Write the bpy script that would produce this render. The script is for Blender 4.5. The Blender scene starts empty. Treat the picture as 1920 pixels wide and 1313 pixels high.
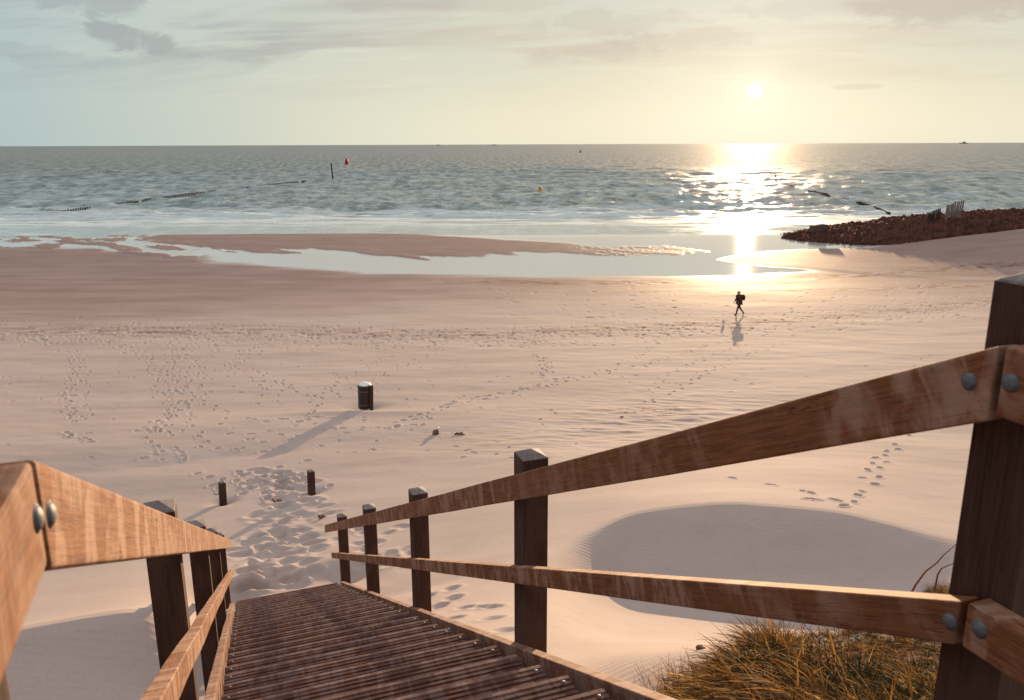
import bpy, bmesh, math, random
import numpy as np
from mathutils import Vector, Matrix
R = math.radians
random.seed(7); rng = np.random.default_rng(7)
scene = bpy.context.scene
COL = scene.collection

# ---------------------------------------------------------------- camera
CZ = 13.4                       # eye height above the sea
F_PX, PITCH, ROLL = 1510.8, 0.2501, -0.0036
cam_d = bpy.data.cameras.new('camera'); cam = bpy.data.objects.new('camera', cam_d); COL.objects.link(cam)
cam_d.sensor_width = 36; cam_d.lens = 36 * F_PX / 1920; cam_d.clip_start = 0.05; cam_d.clip_end = 80000
cam.matrix_world = Matrix.Translation((0, 0, CZ)) @ Matrix.Rotation(math.pi / 2 - PITCH, 4, 'X') @ Matrix.Rotation(ROLL, 4, 'Z')
cam_d.dof.use_dof = True; cam_d.dof.focus_distance = 9.0; cam_d.dof.aperture_fstop = 6.3
scene.camera = cam

# ---------------------------------------------------------------- light
SUN_EL, SUN_AZ = 3.35, 16.1      # degrees; azimuth clockwise from +Y
EXPOSURE = 1.5
SKY_STRENGTH = 0.15
scene.view_settings.view_transform = 'Standard'; scene.view_settings.look = 'None'
scene.view_settings.gamma = 1; scene.view_settings.exposure = EXPOSURE
sd = Vector((math.sin(R(SUN_AZ)) * math.cos(R(SUN_EL)), math.cos(R(SUN_AZ)) * math.cos(R(SUN_EL)), math.sin(R(SUN_EL))))
sun_d = bpy.data.lights.new('sun', 'SUN'); sun_d.energy = 3.0; sun_d.angle = R(0.6); sun_d.color = (1.0, 0.68, 0.39)
sun = bpy.data.objects.new('sun', sun_d); COL.objects.link(sun)
sun.rotation_euler = sd.to_track_quat('Z', 'Y').to_euler(); sun.location = (20, 60, 40)


class NT:
    """small helper round a node tree"""
    def __init__(s, tree): s.t = tree; s.n = tree.nodes; s.l = tree.links
    def node(s, typ, **kw):
        n = s.n.new(typ)
        for k, v in kw.items():
            if k.startswith('i_'):
                key = k[2:].replace('_', ' ')
                key = int(key) if key.isdigit() else key
                s.inp(n.inputs[key], v)
            else: setattr(n, k, v)
        return n
    def inp(s, sock, v):
        if isinstance(v, bpy.types.NodeSocket): s.l.new(v, sock)
        else:
            if isinstance(v, (tuple, list)) and sock.type == 'RGBA' and len(v) == 3: v = (*v, 1)
            sock.default_value = v
    def math(s, op, a, b=0.0, c=None, clamp=False):
        n = s.n.new('ShaderNodeMath'); n.operation = op; n.use_clamp = clamp
        s.inp(n.inputs[0], a); s.inp(n.inputs[1], b)
        if c is not None: s.inp(n.inputs[2], c)
        return n.outputs[0]
    def vmath(s, op, a, b=(0, 0, 0), sc=None):
        n = s.n.new('ShaderNodeVectorMath'); n.operation = op
        s.inp(n.inputs[0], a); s.inp(n.inputs[1], b)
        if sc is not None: s.inp(n.inputs['Scale'], sc)
        return n.outputs['Value'] if op in ('DOT_PRODUCT', 'LENGTH', 'DISTANCE') else n.outputs[0]
    def mix(s, f, a, b, typ='MIX'):
        n = s.n.new('ShaderNodeMix'); n.data_type = 'RGBA'; n.blend_type = typ
        s.inp(n.inputs[0], f); s.inp(n.inputs[6], a); s.inp(n.inputs[7], b)
        return n.outputs[2]
    def ss(s, x, a, b):
        n = s.n.new('ShaderNodeMapRange'); n.interpolation_type = 'SMOOTHSTEP'
        s.inp(n.inputs[0], x); s.inp(n.inputs[1], a); s.inp(n.inputs[2], b)
        return n.outputs[0]
    def noise(s, vec, scale, detail=3, rough=0.5, dist=0.0, col=False):
        n = s.n.new('ShaderNodeTexNoise'); s.inp(n.inputs['Vector'], vec)
        n.inputs['Scale'].default_value = scale; n.inputs['Detail'].default_value = detail
        n.inputs['Roughness'].default_value = rough; n.inputs['Distortion'].default_value = dist
        return n.outputs['Color' if col else 'Fac']
    def mapping(s, vec, scale=(1, 1, 1), rot=(0, 0, 0), loc=(0, 0, 0)):
        n = s.n.new('ShaderNodeMapping'); s.inp(n.inputs[0], vec)
        n.inputs['Scale'].default_value = scale; n.inputs['Rotation'].default_value = rot; n.inputs['Location'].default_value = loc
        return n.outputs[0]


# ---------------------------------------------------------------- world: low-sun sky with thin cloud
w = bpy.data.worlds.new('World'); scene.world = w; w.use_nodes = True
g = NT(w.node_tree); g.n.clear()
tc = g.node('ShaderNodeTexCoord').outputs['Generated']
d = g.vmath('NORMALIZE', tc)
sep = g.node('ShaderNodeSeparateXYZ'); g.inp(sep.inputs[0], d)
dz = g.math('MAXIMUM', sep.outputs[2], 0.0)
sky = g.node('ShaderNodeTexSky', sky_type='NISHITA', sun_disc=False, sun_elevation=R(SUN_EL), sun_rotation=R(SUN_AZ), air_density=1.0, dust_density=2.0, ozone_density=1.5)
cs = g.vmath('DOT_PRODUCT', d, tuple(sd))
# veil of thin cloud, toned by angle to the sun; overhead fill is added
t1 = g.ss(cs, 0.55, 0.985)
veil = g.mix(t1, (0.38, 0.52, 0.55), (0.72, 0.71, 0.57))
tb = g.ss(cs, 0.10, 0.62)
veil = g.mix(g.math('SUBTRACT', 1.0, tb), veil, (0.12, 0.13, 0.17))  # unseen rear sky darkened to weaken the fill on upright faces
veil = g.mix(g.math('MULTIPLY', g.ss(dz, 0.03, 0.20), 0.35), veil, (0.50, 0.58, 0.60))
veil = g.mix(g.math('MULTIPLY', g.ss(dz, 0.50, 0.85), 1.0), veil, (1.42, 1.30, 1.30))  # unseen overhead sky made brighter as added fill on level ground
# paler band along the horizon towards the sun
hb = g.math('MULTIPLY', g.math('SUBTRACT', 1.0, g.ss(dz, 0.0, 0.10)), g.ss(cs, 0.80, 0.99))
veil = g.mix(g.math('MULTIPLY', hb, 0.6), veil, (0.92, 0.88, 0.68))
# cloud layer projected on a high plane
pl = g.vmath('SCALE', d, sc=g.math('DIVIDE', 1.0, g.math('ADD', dz, 0.10)))
pl = g.mapping(pl, scale=(1.0, 1.0, 0.0), rot=(0, 0, R(14)))
n1 = g.noise(g.mapping(pl, scale=(0.55, 1.3, 1)), 1.1, 6, 0.55, 0.6)
n2 = g.noise(g.mapping(pl, scale=(0.8, 2.2, 1), loc=(4, 2, 0)), 1.9, 7, 0.6, 0.3)
dark = g.math('MULTIPLY', g.ss(n1, 0.44, 0.66), g.ss(dz, 0.035, 0.13))
veil = g.mix(g.math('MULTIPLY', dark, 0.75), veil, g.mix(g.ss(cs, 0.80, 0.98), (0.33, 0.36, 0.40), (0.62, 0.55, 0.44)))
lite = g.math('MULTIPLY', g.ss(n2, 0.52, 0.72), g.ss(dz, 0.015, 0.09))
veil = g.mix(g.math('MULTIPLY', lite, 0.30), veil, g.mix(t1, (0.60, 0.64, 0.60), (0.86, 0.81, 0.62)))


def dirv(px, py):
    a = (px - 960) / F_PX; b = (py - 656.5) / F_PX
    c_, s_ = math.cos(.0036), math.sin(.0036)
    a, b = c_ * a - s_ * b, s_ * a + c_ * b
    v = Vector((a, math.cos(PITCH) - b * math.sin(PITCH), -math.sin(PITCH) - b * math.cos(PITCH)))
    return v


# three ragged small dark clouds high in the west
ragged = g.noise(g.mapping(d, scale=(1.0, 1.0, 2.2)), 22.0, 7, 0.62, 0.5)
soft = g.noise(g.mapping(d, scale=(1, 1, 2.0), loc=(3, 1, 7)), 9.0, 5, 0.55, 0.3)
for (px, py, rx, rz, dens) in [(165, 5, 0.060, 0.016, 0.75), (205, 62, 0.040, 0.012, 1.0), (262, 78, 0.046, 0.015, 1.0), (20, 92, 0.06, 0.009, 0.35), (130, 115, 0.07, 0.009, 0.35), (420, 100, 0.06, 0.010, 0.4), (520, 95, 0.05, 0.011, 0.3), (1800, 8, 0.13, 0.022, 0.55), (1560, 10, 0.12, 0.016, 0.3), (1150, 45, 0.10, 0.018, 0.3), (1290, 75, 0.10, 0.014, 0.35), (1130, 100, 0.09, 0.014, 0.3), (720, 2, 0.10, 0.012, 0.4), (1610, 163, 0.035, 0.0035, 0.35)]:
    c0 = dirv(px, py).normalized()
    dd = g.vmath('SUBTRACT', d, tuple(c0))
    side = Vector((c0.y, -c0.x, 0)).normalized()
    a_ = g.math('DIVIDE', g.vmath('DOT_PRODUCT', dd, tuple(side)), rx)
    s2 = g.node('ShaderNodeSeparateXYZ'); g.inp(s2.inputs[0], dd)
    b_ = g.math('DIVIDE', s2.outputs[2], rz)
    rr = g.math('ADD', g.math('MULTIPLY', a_, a_), g.math('MULTIPLY', b_, b_))
    m_ = g.math('ADD', g.math('SUBTRACT', 1.0, g.math('MULTIPLY', rr, 0.9)), g.math('MULTIPLY', g.math('SUBTRACT', ragged, 0.5), 3.4))
    m_ = g.math('MULTIPLY', g.ss(m_, 0.15, 0.85), dens)
    veil = g.mix(m_, veil, g.mix(t1, g.mix(soft, (0.25, 0.345, 0.39), (0.39, 0.48, 0.51)), (0.50, 0.465, 0.42)))
# the veiled sun with its glow in the cloud
g1 = g.math('POWER', g.math('MAXIMUM', cs, 0.0), 140.0)
g2 = g.math('POWER', g.math('MAXIMUM', cs, 0.0), 2200.0)
g3 = g.ss(cs, 0.99996, 0.999995)
glow = g.math('ADD', g.math('MULTIPLY', g1, 0.12), g.math('ADD', g.math('MULTIPLY', g2, 0.12), g.math('MULTIPLY', g3, 1.0)))
# merge with the Nishita sky and bring everything to the world's strength
K = 1.0 / (SKY_STRENGTH * 2 ** EXPOSURE)
vs = g.vmath('SCALE', g.vmath('ADD', veil, g.vmath('SCALE', (1.0, 0.97, 0.86), sc=glow)), sc=K)
mixn = g.mix(0.01, vs, sky.outputs[0])
bg = g.node('ShaderNodeBackground'); g.inp(bg.inputs[0], mixn); bg.inputs[1].default_value = SKY_STRENGTH
out = g.node('ShaderNodeOutputWorld'); g.l.new(bg.outputs[0], out.inputs[0])

# ---------------------------------------------------------------- frames and helpers
AZ, SL, U0 = -0.3498, 0.4982, 1.1835         # stair direction, slope, distance of its break from the eye
VR, VL, VI = 1.5205, -0.26, 0.065            # inner faces of the railings, rail thickness
sa, ca = math.sin(AZ), math.cos(AZ)


def st2w(u, v, z):
    """stair coordinates (down the stair, to the right, height relative to the eye) to world"""
    du = u + U0
    return Vector((sa * du + ca * v, ca * du - sa * v, CZ + z))


def at(px, py, Y):
    """world point on the sight line at forward distance Y"""
    v = dirv(px, py); return Vector((0, 0, CZ)) + v * (Y / v.y)


def atz(px, py, z):
    v = dirv(px, py); return Vector((0, 0, CZ)) + v * ((z - CZ) / v.z)


def project(X, Y, Z):
    Zr = Z - CZ
    fw = Y * math.cos(PITCH) - Zr * math.sin(PITCH); upv = Y * math.sin(PITCH) + Zr * math.cos(PITCH)
    fw = np.maximum(fw, 1e-3)
    a = X / fw; b = -upv / fw
    c_, s_ = math.cos(-.0036), math.sin(-.0036)
    a, b = c_ * a - s_ * b, s_ * a + c_ * b
    return 960 + F_PX * a, 656.5 + F_PX * b


def tag(o, label=None, cat=None, group=None, kind=None):
    if label: o['label'] = label
    if cat: o['category'] = cat
    if group: o['group'] = group
    if kind: o['kind'] = kind
    return o


def empty(name, loc, rot=None):
    o = bpy.data.objects.new(name, None); COL.objects.link(o); o.location = loc; o.empty_display_size = 0.2
    if rot is not None: o.rotation_euler = rot
    return o


def link(name, me, mat=None, parent=None, M=None):
    """link a mesh; M is its matrix relative to the parent (or the world)"""
    o = bpy.data.objects.new(name, me); COL.objects.link(o)
    if mat: me.materials.append(mat)
    if parent: o.parent = parent
    if M is not None: o.matrix_local = M
    return o


def bm_mesh(bm, name='mesh', smooth=False):
    me = bpy.data.meshes.new(name); bmesh.ops.recalc_face_normals(bm, faces=bm.faces[:]); bm.to_mesh(me); bm.free()
    if smooth: me.polygons.foreach_set('use_smooth', [True] * len(me.polygons))
    return me


def grid_mesh(name, V, ni, nj, wrap=False, smooth=True):
    """V (ni*nj,3) row-major grid to a mesh of quads"""
    me = bpy.data.meshes.new(name)
    i = np.arange(ni - 1)[:, None]; j = np.arange(nj if wrap else nj - 1)[None, :]
    j2 = (j + 1) % nj
    a = i * nj + j; b = i * nj + j2; c = (i + 1) * nj + j2; d_ = (i + 1) * nj + j
    Fq = np.stack([a, d_, c, b], -1).reshape(-1, 4).astype(np.int32)
    me.vertices.add(len(V)); me.vertices.foreach_set('co', V.astype(np.float32).ravel())
    me.loops.add(Fq.size); me.loops.foreach_set('vertex_index', Fq.ravel())
    me.polygons.add(len(Fq)); me.polygons.foreach_set('loop_start', np.arange(0, Fq.size, 4, dtype=np.int32))
    me.update(calc_edges=True)
    if smooth: me.polygons.foreach_set('use_smooth', np.ones(len(Fq), bool))
    return me


def attr(me, name, vals):
    a = me.attributes.new(name, 'FLOAT', 'POINT'); a.data.foreach_set('value', vals.astype(np.float32).ravel())


def pnoise(x, y, seed=0):
    """gradient noise, -1..1"""
    r_ = np.random.default_rng(seed); n = 256
    ang = r_.random((n, n)) * 2 * np.pi; gx = np.cos(ang); gy = np.sin(ang)
    xi = np.floor(x).astype(int); yi = np.floor(y).astype(int); xf = x - xi; yf = y - yi
    u = xf * xf * xf * (xf * (xf * 6 - 15) + 10); v = yf * yf * yf * (yf * (yf * 6 - 15) + 10)
    def gr(i, j, dx, dy):
        a = (xi + i) % n; b = (yi + j) % n
        return gx[a, b] * dx + gy[a, b] * dy
    n00 = gr(0, 0, xf, yf); n10 = gr(1, 0, xf - 1, yf); n01 = gr(0, 1, xf, yf - 1); n11 = gr(1, 1, xf - 1, yf - 1)
    return ((n00 * (1 - u) + n10 * u) * (1 - v) + (n01 * (1 - u) + n11 * u) * v) * 1.5


def fbm(x, y, seed=0, oct=4, gain=0.5):
    s = 0; a = 1.0; t = 0
    for o in range(oct):
        s = s + a * pnoise(x * 2 ** o + 17.3 * o, y * 2 ** o - 9.1 * o, seed + o); t += a; a *= gain
    return s / t


def sstep(x, a, b):
    t = np.clip((x - a) / (b - a), 0, 1); return t * t * (3 - 2 * t)


# ---------------------------------------------------------------- materials
def newmat(name):
    m = bpy.data.materials.new(name); m.use_nodes = True; t = NT(m.node_tree); t.n.clear()
    o = t.node('ShaderNodeOutputMaterial'); b = t.node('ShaderNodeBsdfPrincipled'); t.l.new(b.outputs[0], o.inputs[0])
    t.b = b; t.o = o
    return m, t


def wood(name, dark, light, mottled, grain=1.0, mott=0.5, rough=0.75, axis='x'):
    m, t = newmat(name)
    co = t.node('ShaderNodeTexCoord').outputs['Object']
    oi = t.node('ShaderNodeObjectInfo').outputs['Random']
    off = t.node('ShaderNodeCombineXYZ'); t.inp(off.inputs[0], t.math('MULTIPLY', oi, 37.0)); t.inp(off.inputs[1], t.math('MULTIPLY', oi, 11.0))
    co = t.vmath('ADD', co, off.outputs[0])
    sc = {'x': (1.2, 26, 26), 'z': (26, 26, 1.2), 'y': (26, 1.2, 26)}[axis]
    gr = t.noise(t.mapping(co, scale=sc), 4.0 * grain, 6, 0.65, 0.3)
    fine = t.noise(t.mapping(co, scale=tuple(3 * q for q in sc)), 9.0 * grain, 2, 0.5)
    c = t.mix(t.ss(gr, 0.25, 0.75), dark, light)
    c = t.mix(t.math('MULTIPLY', oi, 0.30), c, tuple(q * 0.5 for q in light))
    # cross-grain figure: weathered, partly bleached streaks across the length
    sc2 = {'x': (5.5, 2.2, 2.8), 'z': (2.2, 2.2, 1.0), 'y': (1.6, 9, 2.0)}[axis]
    mo = t.noise(t.mapping(co, scale=sc2, rot=(0, R(28), 0)), 1.5, 4, 0.6, 0.8)
    mo2 = t.noise(co, 1.1, 2, 0.5)
    f = t.math('MULTIPLY', t.ss(mo, 0.43, 0.62), t.ss(mo2, 0.25, 0.50))
    c = t.mix(t.math('MULTIPLY', f, mott), c, mottled)
    c = t.mix(t.math('MULTIPLY', t.ss(fine, 0.45, 0.8), 0.25), c, tuple(q * 0.45 for q in dark))
    # knots and cracks
    vo = t.node('ShaderNodeTexVoronoi', feature='F1'); t.inp(vo.inputs['Vector'], t.mapping(co, scale={'x': (1.3, 5, 5), 'z': (5, 5, 1.3), 'y': (5, 1.3, 5)}[axis])); vo.inputs['Scale'].default_value = 1.3
    c = t.mix(t.math('MULTIPLY', t.math('SUBTRACT', 1.0, t.ss(vo.outputs['Distance'], 0.03, 0.09)), 0.6), c, tuple(q * 0.3 for q in dark))
    ck = t.noise(t.mapping(co, scale={'x': (.7, 11, 11), 'z': (11, 11, .7), 'y': (11, .7, 11)}[axis]), 2.0, 3, 0.5, 0.2)
    ckm = t.ss(t.noise(co, 1.7, 2, 0.5), 0.45, 0.6)
    crack = t.math('MULTIPLY', t.math('SUBTRACT', 1.0, t.ss(t.math('ABSOLUTE', t.math('SUBTRACT', ck, 0.5)), 0.0, 0.007)), ckm)
    c = t.mix(t.math('MULTIPLY', crack, 0.8), c, tuple(q * 0.25 for q in dark))
    t.inp(t.b.inputs['Base Color'], c); t.b.inputs['Roughness'].default_value = rough
    t.b.inputs['Specular IOR Level'].default_value = 0.3
    bp = t.node('ShaderNodeBump'); bp.inputs['Strength'].default_value = 0.5; bp.inputs['Distance'].default_value = 0.004
    t.inp(bp.inputs['Height'], t.math('ADD', gr, t.math('MULTIPLY', fine, 0.5))); t.l.new(bp.outputs[0], t.b.inputs['Normal'])
    return m


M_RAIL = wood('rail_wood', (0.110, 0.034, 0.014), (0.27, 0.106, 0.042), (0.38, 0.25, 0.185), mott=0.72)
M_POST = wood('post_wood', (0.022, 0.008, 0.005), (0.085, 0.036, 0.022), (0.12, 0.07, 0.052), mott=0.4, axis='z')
M_STRING = wood('stringer_wood', (0.085, 0.032, 0.020), (0.25, 0.120, 0.072), (0.34, 0.24, 0.20), mott=0.6)
M_TREAD = wood('tread_wood', (0.036, 0.011, 0.007), (0.150, 0.060, 0.042), (0.18, 0.115, 0.105), mott=0.5, rough=0.85, axis='y')
M_NOSE = wood('lit_tread_edge', (0.08, 0.034, 0.025), (0.27, 0.145, 0.11), (0.30, 0.21, 0.19), mott=0.5, rough=0.85, axis='y')  # light along the front ridge painted in as a paler wood colour
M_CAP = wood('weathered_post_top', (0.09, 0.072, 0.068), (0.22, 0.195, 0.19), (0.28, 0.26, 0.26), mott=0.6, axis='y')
M_PALE = wood('bleached_pile_wood', (0.12, 0.09, 0.08), (0.34, 0.28, 0.26), (0.42, 0.38, 0.36), mott=0.5, axis='z')
M_PILE = wood('pile_wood', (0.03, 0.016, 0.012), (0.10, 0.055, 0.04), (0.09, 0.07, 0.06), mott=0.4, axis='z')


def plain(name, col, rough=0.5, metal=0.0, var=0.15, scale=8.0, bump=0.0):
    m, t = newmat(name)
    co = t.node('ShaderNodeTexCoord').outputs['Object']
    n = t.noise(co, scale, 5, 0.6)
    c = t.mix(n, tuple(q * (1 - var * 2) for q in col), tuple(min(1, q * (1 + var * 2)) for q in col))
    t.inp(t.b.inputs['Base Color'], c); t.b.inputs['Roughness'].default_value = rough; t.b.inputs['Metallic'].default_value = metal
    if bump:
        bp = t.node('ShaderNodeBump'); bp.inputs['Strength'].default_value = 0.6; bp.inputs['Distance'].default_value = bump
        t.inp(bp.inputs['Height'], n); t.l.new(bp.outputs[0], t.b.inputs['Normal'])
    return m


M_BOLT = plain('galvanised_steel', (0.12, 0.135, 0.15), 0.6, 0.5, 0.3, 60, 0.002)
M_SCREW = plain('dull_screw_steel', (0.10, 0.11, 0.13), 0.6, 0.2)
M_BIN = plain('bin_painted_steel', (0.030, 0.018, 0.016), 0.5, 0.1, 0.3, 12)
M_LID = plain('bin_lid', (0.62, 0.64, 0.64), 0.45, 0.3, 0.1)
M_RED = plain('red_buoy_paint', (0.55, 0.02, 0.025), 0.5)
M_YELLOW = plain('yellow_buoy_paint', (0.72, 0.36, 0.02), 0.5)
M_DARKP = plain('dark_marker_paint', (0.06, 0.05, 0.03), 0.6)
M_SHIP = plain('ship_paint', (0.10, 0.09, 0.10), 0.6)
M_SKIN = plain('skin', (0.42, 0.22, 0.15), 0.6, var=0.04)
M_HAIR = plain('light_hair', (0.40, 0.26, 0.16), 0.7)
M_COAT = plain('dark_red_coat_cloth', (0.060, 0.022, 0.020), 0.85, var=0.2, scale=20, bump=0.01)
M_TROUSER = plain('dark_trouser_cloth', (0.040, 0.018, 0.022), 0.85, var=0.2, scale=20)
M_PACK = plain('backpack_cloth', (0.018, 0.010, 0.012), 0.8, var=0.3, scale=14, bump=0.01)
M_BOOT = plain('boot_leather', (0.020, 0.010, 0.008), 0.6)
M_FUR = plain('white_fur', (0.80, 0.80, 0.80), 0.9, var=0.05, scale=30)
M_DRIFT = plain('driftwood', (0.16, 0.07, 0.045), 0.85, var=0.3)
M_SHELL = plain('pale_shell', (0.78, 0.75, 0.70), 0.6)
M_CONC = plain('concrete_block', (0.16, 0.11, 0.085), 0.9, var=0.3, scale=5)
M_TWIG = plain('bare_twig_bark', (0.17, 0.065, 0.035), 0.85)


def stone_mat():
    m, t = newmat('groyne_stone')
    co = t.node('ShaderNodeTexCoord').outputs['Object']
    vo = t.node('ShaderNodeTexVoronoi', feature='F1'); t.inp(vo.inputs['Vector'], co); vo.inputs['Scale'].default_value = 1.1
    n = t.noise(co, 2.5, 6, 0.65)
    c = t.mix(vo.outputs['Color'], (0.032, 0.010, 0.006), (0.14, 0.048, 0.027))
    c = t.mix(t.ss(n, 0.35, 0.75), c, (0.022, 0.012, 0.010))
    t.inp(t.b.inputs['Base Color'], c); t.b.inputs['Roughness'].default_value = 0.85; t.b.inputs['Specular IOR Level'].default_value = 0.1
    bp = t.node('ShaderNodeBump'); bp.inputs['Distance'].default_value = 0.12
    t.inp(bp.inputs['Height'], n); t.l.new(bp.outputs[0], t.b.inputs['Normal'])
    return m


M_STONE = stone_mat()


def sand_mat():
    m, t = newmat('sand')
    geo = t.node('ShaderNodeNewGeometry').outputs['Position']
    damp = t.node('ShaderNodeAttribute', attribute_name='damp').outputs['Fac']
    film = t.node('ShaderNodeAttribute', attribute_name='film').outputs['Fac']
    debris = t.node('ShaderNodeAttribute', attribute_name='debris').outputs['Fac']
    big = t.noise(t.mapping(geo, scale=(0.4, 1.0, 0)), 0.35, 5, 0.6)
    med = t.noise(geo, 3.0, 5, 0.6)
    grit = t.noise(geo, 160.0, 2, 0.7)
    grit2 = t.noise(geo, 38.0, 3, 0.7)
    dry = t.mix(t.ss(big, 0.3, 0.7), (0.350, 0.290, 0.265), (0.408, 0.338, 0.308))
    dry = t.mix(t.math('MULTIPLY', t.ss(med, 0.5, 0.8), 0.25), dry, (0.30, 0.23, 0.208))
    wet = t.mix(t.ss(big, 0.3, 0.7), (0.225, 0.155, 0.138), (0.285, 0.200, 0.178))
    c = t.mix(damp, dry, wet)
    c = t.mix(t.ss(film, 0.2, 0.9), c, (0.46, 0.47, 0.45))  # pale base colour stands in for sky reflected by the water film
    c = t.mix(t.math('MULTIPLY', debris, 0.95), c, (0.14, 0.060, 0.042))
    sp = t.math('ADD', t.math('MULTIPLY', grit, 0.5), t.math('MULTIPLY', grit2, 0.5))
    c = t.mix(t.math('MULTIPLY', t.math('SUBTRACT', 1.0, t.ss(sp, 0.32, 0.52)), 0.60), c, t.mix(0.5, c, (0.12, 0.07, 0.05)))
    t.inp(t.b.inputs['Base Color'], c)
    ro = t.math('SUBTRACT', 0.92, t.math('MULTIPLY', damp, 0.25))
    ro = t.math('MULTIPLY', ro, t.math('SUBTRACT', 1.0, t.math('MULTIPLY', t.ss(film, 0.3, 0.95), 0.945)))
    t.inp(t.b.inputs['Roughness'], ro)
    t.inp(t.b.inputs['Specular IOR Level'], t.math('ADD', 0.06, t.math('MULTIPLY', film, 0.60)))
    # wind ripples on dry sand close to the dune
    rip = t.node('ShaderNodeTexWave', wave_type='BANDS', bands_direction='Y', wave_profile='SIN')
    t.inp(rip.inputs['Vector'], t.mapping(geo, rot=(0, 0, R(-12)), scale=(0.35, 1, 0)))
    rip.inputs['Scale'].default_value = 3.1; rip.inputs['Distortion'].default_value = 3.2; rip.inputs['Detail'].default_value = 2.5; rip.inputs['Detail Scale'].default_value = 0.8
    rm = t.node('ShaderNodeAttribute', attribute_name='ripple').outputs['Fac']
    h = t.math('MULTIPLY', t.math('MULTIPLY', rip.outputs['Fac'], rm), 0.0030)
    h = t.math('ADD', h, t.math('MULTIPLY', grit2, t.math('MULTIPLY', t.math('SUBTRACT', 1.0, film), 0.0016)))
    h = t.math('ADD', h, t.math('MULTIPLY', med, t.math('MULTIPLY', t.math('SUBTRACT', 1.0, film), 0.004)))
    fr = t.noise(t.mapping(geo, scale=(0.5, 1.6, 0)), 1.6, 4, 0.6)
    h = t.math('ADD', h, t.math('MULTIPLY', fr, t.math('MULTIPLY', film, 0.006)))
    bp = t.node('ShaderNodeBump'); bp.inputs['Strength'].default_value = 1.0; bp.inputs['Distance'].default_value = 1.0
    t.inp(bp.inputs['Height'], h); t.l.new(bp.outputs[0], t.b.inputs['Normal'])
    return m


def sea_mat():
    m, t = newmat('sea_water')
    geo = t.node('ShaderNodeNewGeometry').outputs['Position']
    foam_a = t.node('ShaderNodeAttribute', attribute_name='foam').outputs['Fac']
    shal = t.node('ShaderNodeAttribute', attribute_name='shallow').outputs['Fac']
    fn = t.noise(t.mapping(geo, scale=(0.25, 0.8, 0)), 0.55, 8, 0.68, 0.6)
    ff = t.ss(t.math('ADD', fn, t.math('SUBTRACT', foam_a, 0.5)), 0.42, 0.78)
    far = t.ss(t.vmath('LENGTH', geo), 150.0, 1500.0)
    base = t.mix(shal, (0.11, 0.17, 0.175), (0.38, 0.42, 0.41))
    base = t.mix(far, base, (0.19, 0.212, 0.222))  # distant water lightened in colour to replace its weakened sky reflection
    # wind streaks and cloudy patches of stirred-up sand
    cn = t.noise(t.mapping(geo, scale=(0.45, 1.0, 0)), 0.030, 12, 0.78, 0.4)
    base = t.mix(t.math('MULTIPLY', t.ss(cn, 0.40, 0.62), 0.6), base, (0.27, 0.30, 0.30))
    chop = t.noise(t.mapping(geo, scale=(1.0, 0.30, 0)), 0.24, 9, 0.72, 0.3)
    base = t.mix(t.math('MULTIPLY', t.ss(chop, 0.42, 0.62), 0.85), t.mix(0.5, base, (0.07, 0.10, 0.105)), (0.36, 0.43, 0.43))
    wc = t.noise(t.mapping(geo, scale=(1.0, 0.35, 0), loc=(5, 9, 0)), 0.13, 9, 0.72, 0.3)
    ff = t.math('MAXIMUM', ff, t.math('MULTIPLY', t.ss(wc, 0.60, 0.68), 0.8))
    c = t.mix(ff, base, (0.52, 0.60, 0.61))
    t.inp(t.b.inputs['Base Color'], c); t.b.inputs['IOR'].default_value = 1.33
    t.inp(t.b.inputs['Specular IOR Level'], t.math('SUBTRACT', 0.5, t.math('MULTIPLY', t.ss(t.vmath('LENGTH', geo), 160.0, 700.0), 0.42)))
    ro = t.math('ADD', 0.05, t.math('MULTIPLY', t.ss(t.vmath('LENGTH', geo), 180.0, 600.0), 0.70))
    t.inp(t.b.inputs['Roughness'], t.math('ADD', ro, t.math('MULTIPLY', ff, 0.5)))
    w1 = t.noise(t.mapping(geo, scale=(0.8, 0.7, 0)), 0.26, 6, 0.62, 0.4)
    w2 = t.noise(t.mapping(geo, scale=(0.5, 1.0, 0)), 1.3, 4, 0.6)
    w0 = t.noise(t.mapping(geo, scale=(0.35, 1.0, 0)), 0.035, 5, 0.6)
    h = t.math('ADD', t.math('MULTIPLY', w1, 1.9), t.math('MULTIPLY', w2, 0.40))
    h = t.math('ADD', h, t.math('MULTIPLY', w0, 3.0))
    h = t.math('MULTIPLY', h, t.math('SUBTRACT', 1.0, t.math('MULTIPLY', shal, 0.93)))
    bp = t.node('ShaderNodeBump'); bp.inputs['Strength'].default_value = 1.0; bp.inputs['Distance'].default_value = 1.0
    t.inp(bp.inputs['Height'], h); t.l.new(bp.outputs[0], t.b.inputs['Normal'])
    return m


M_SAND = sand_mat(); M_SEA = sea_mat()

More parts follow.
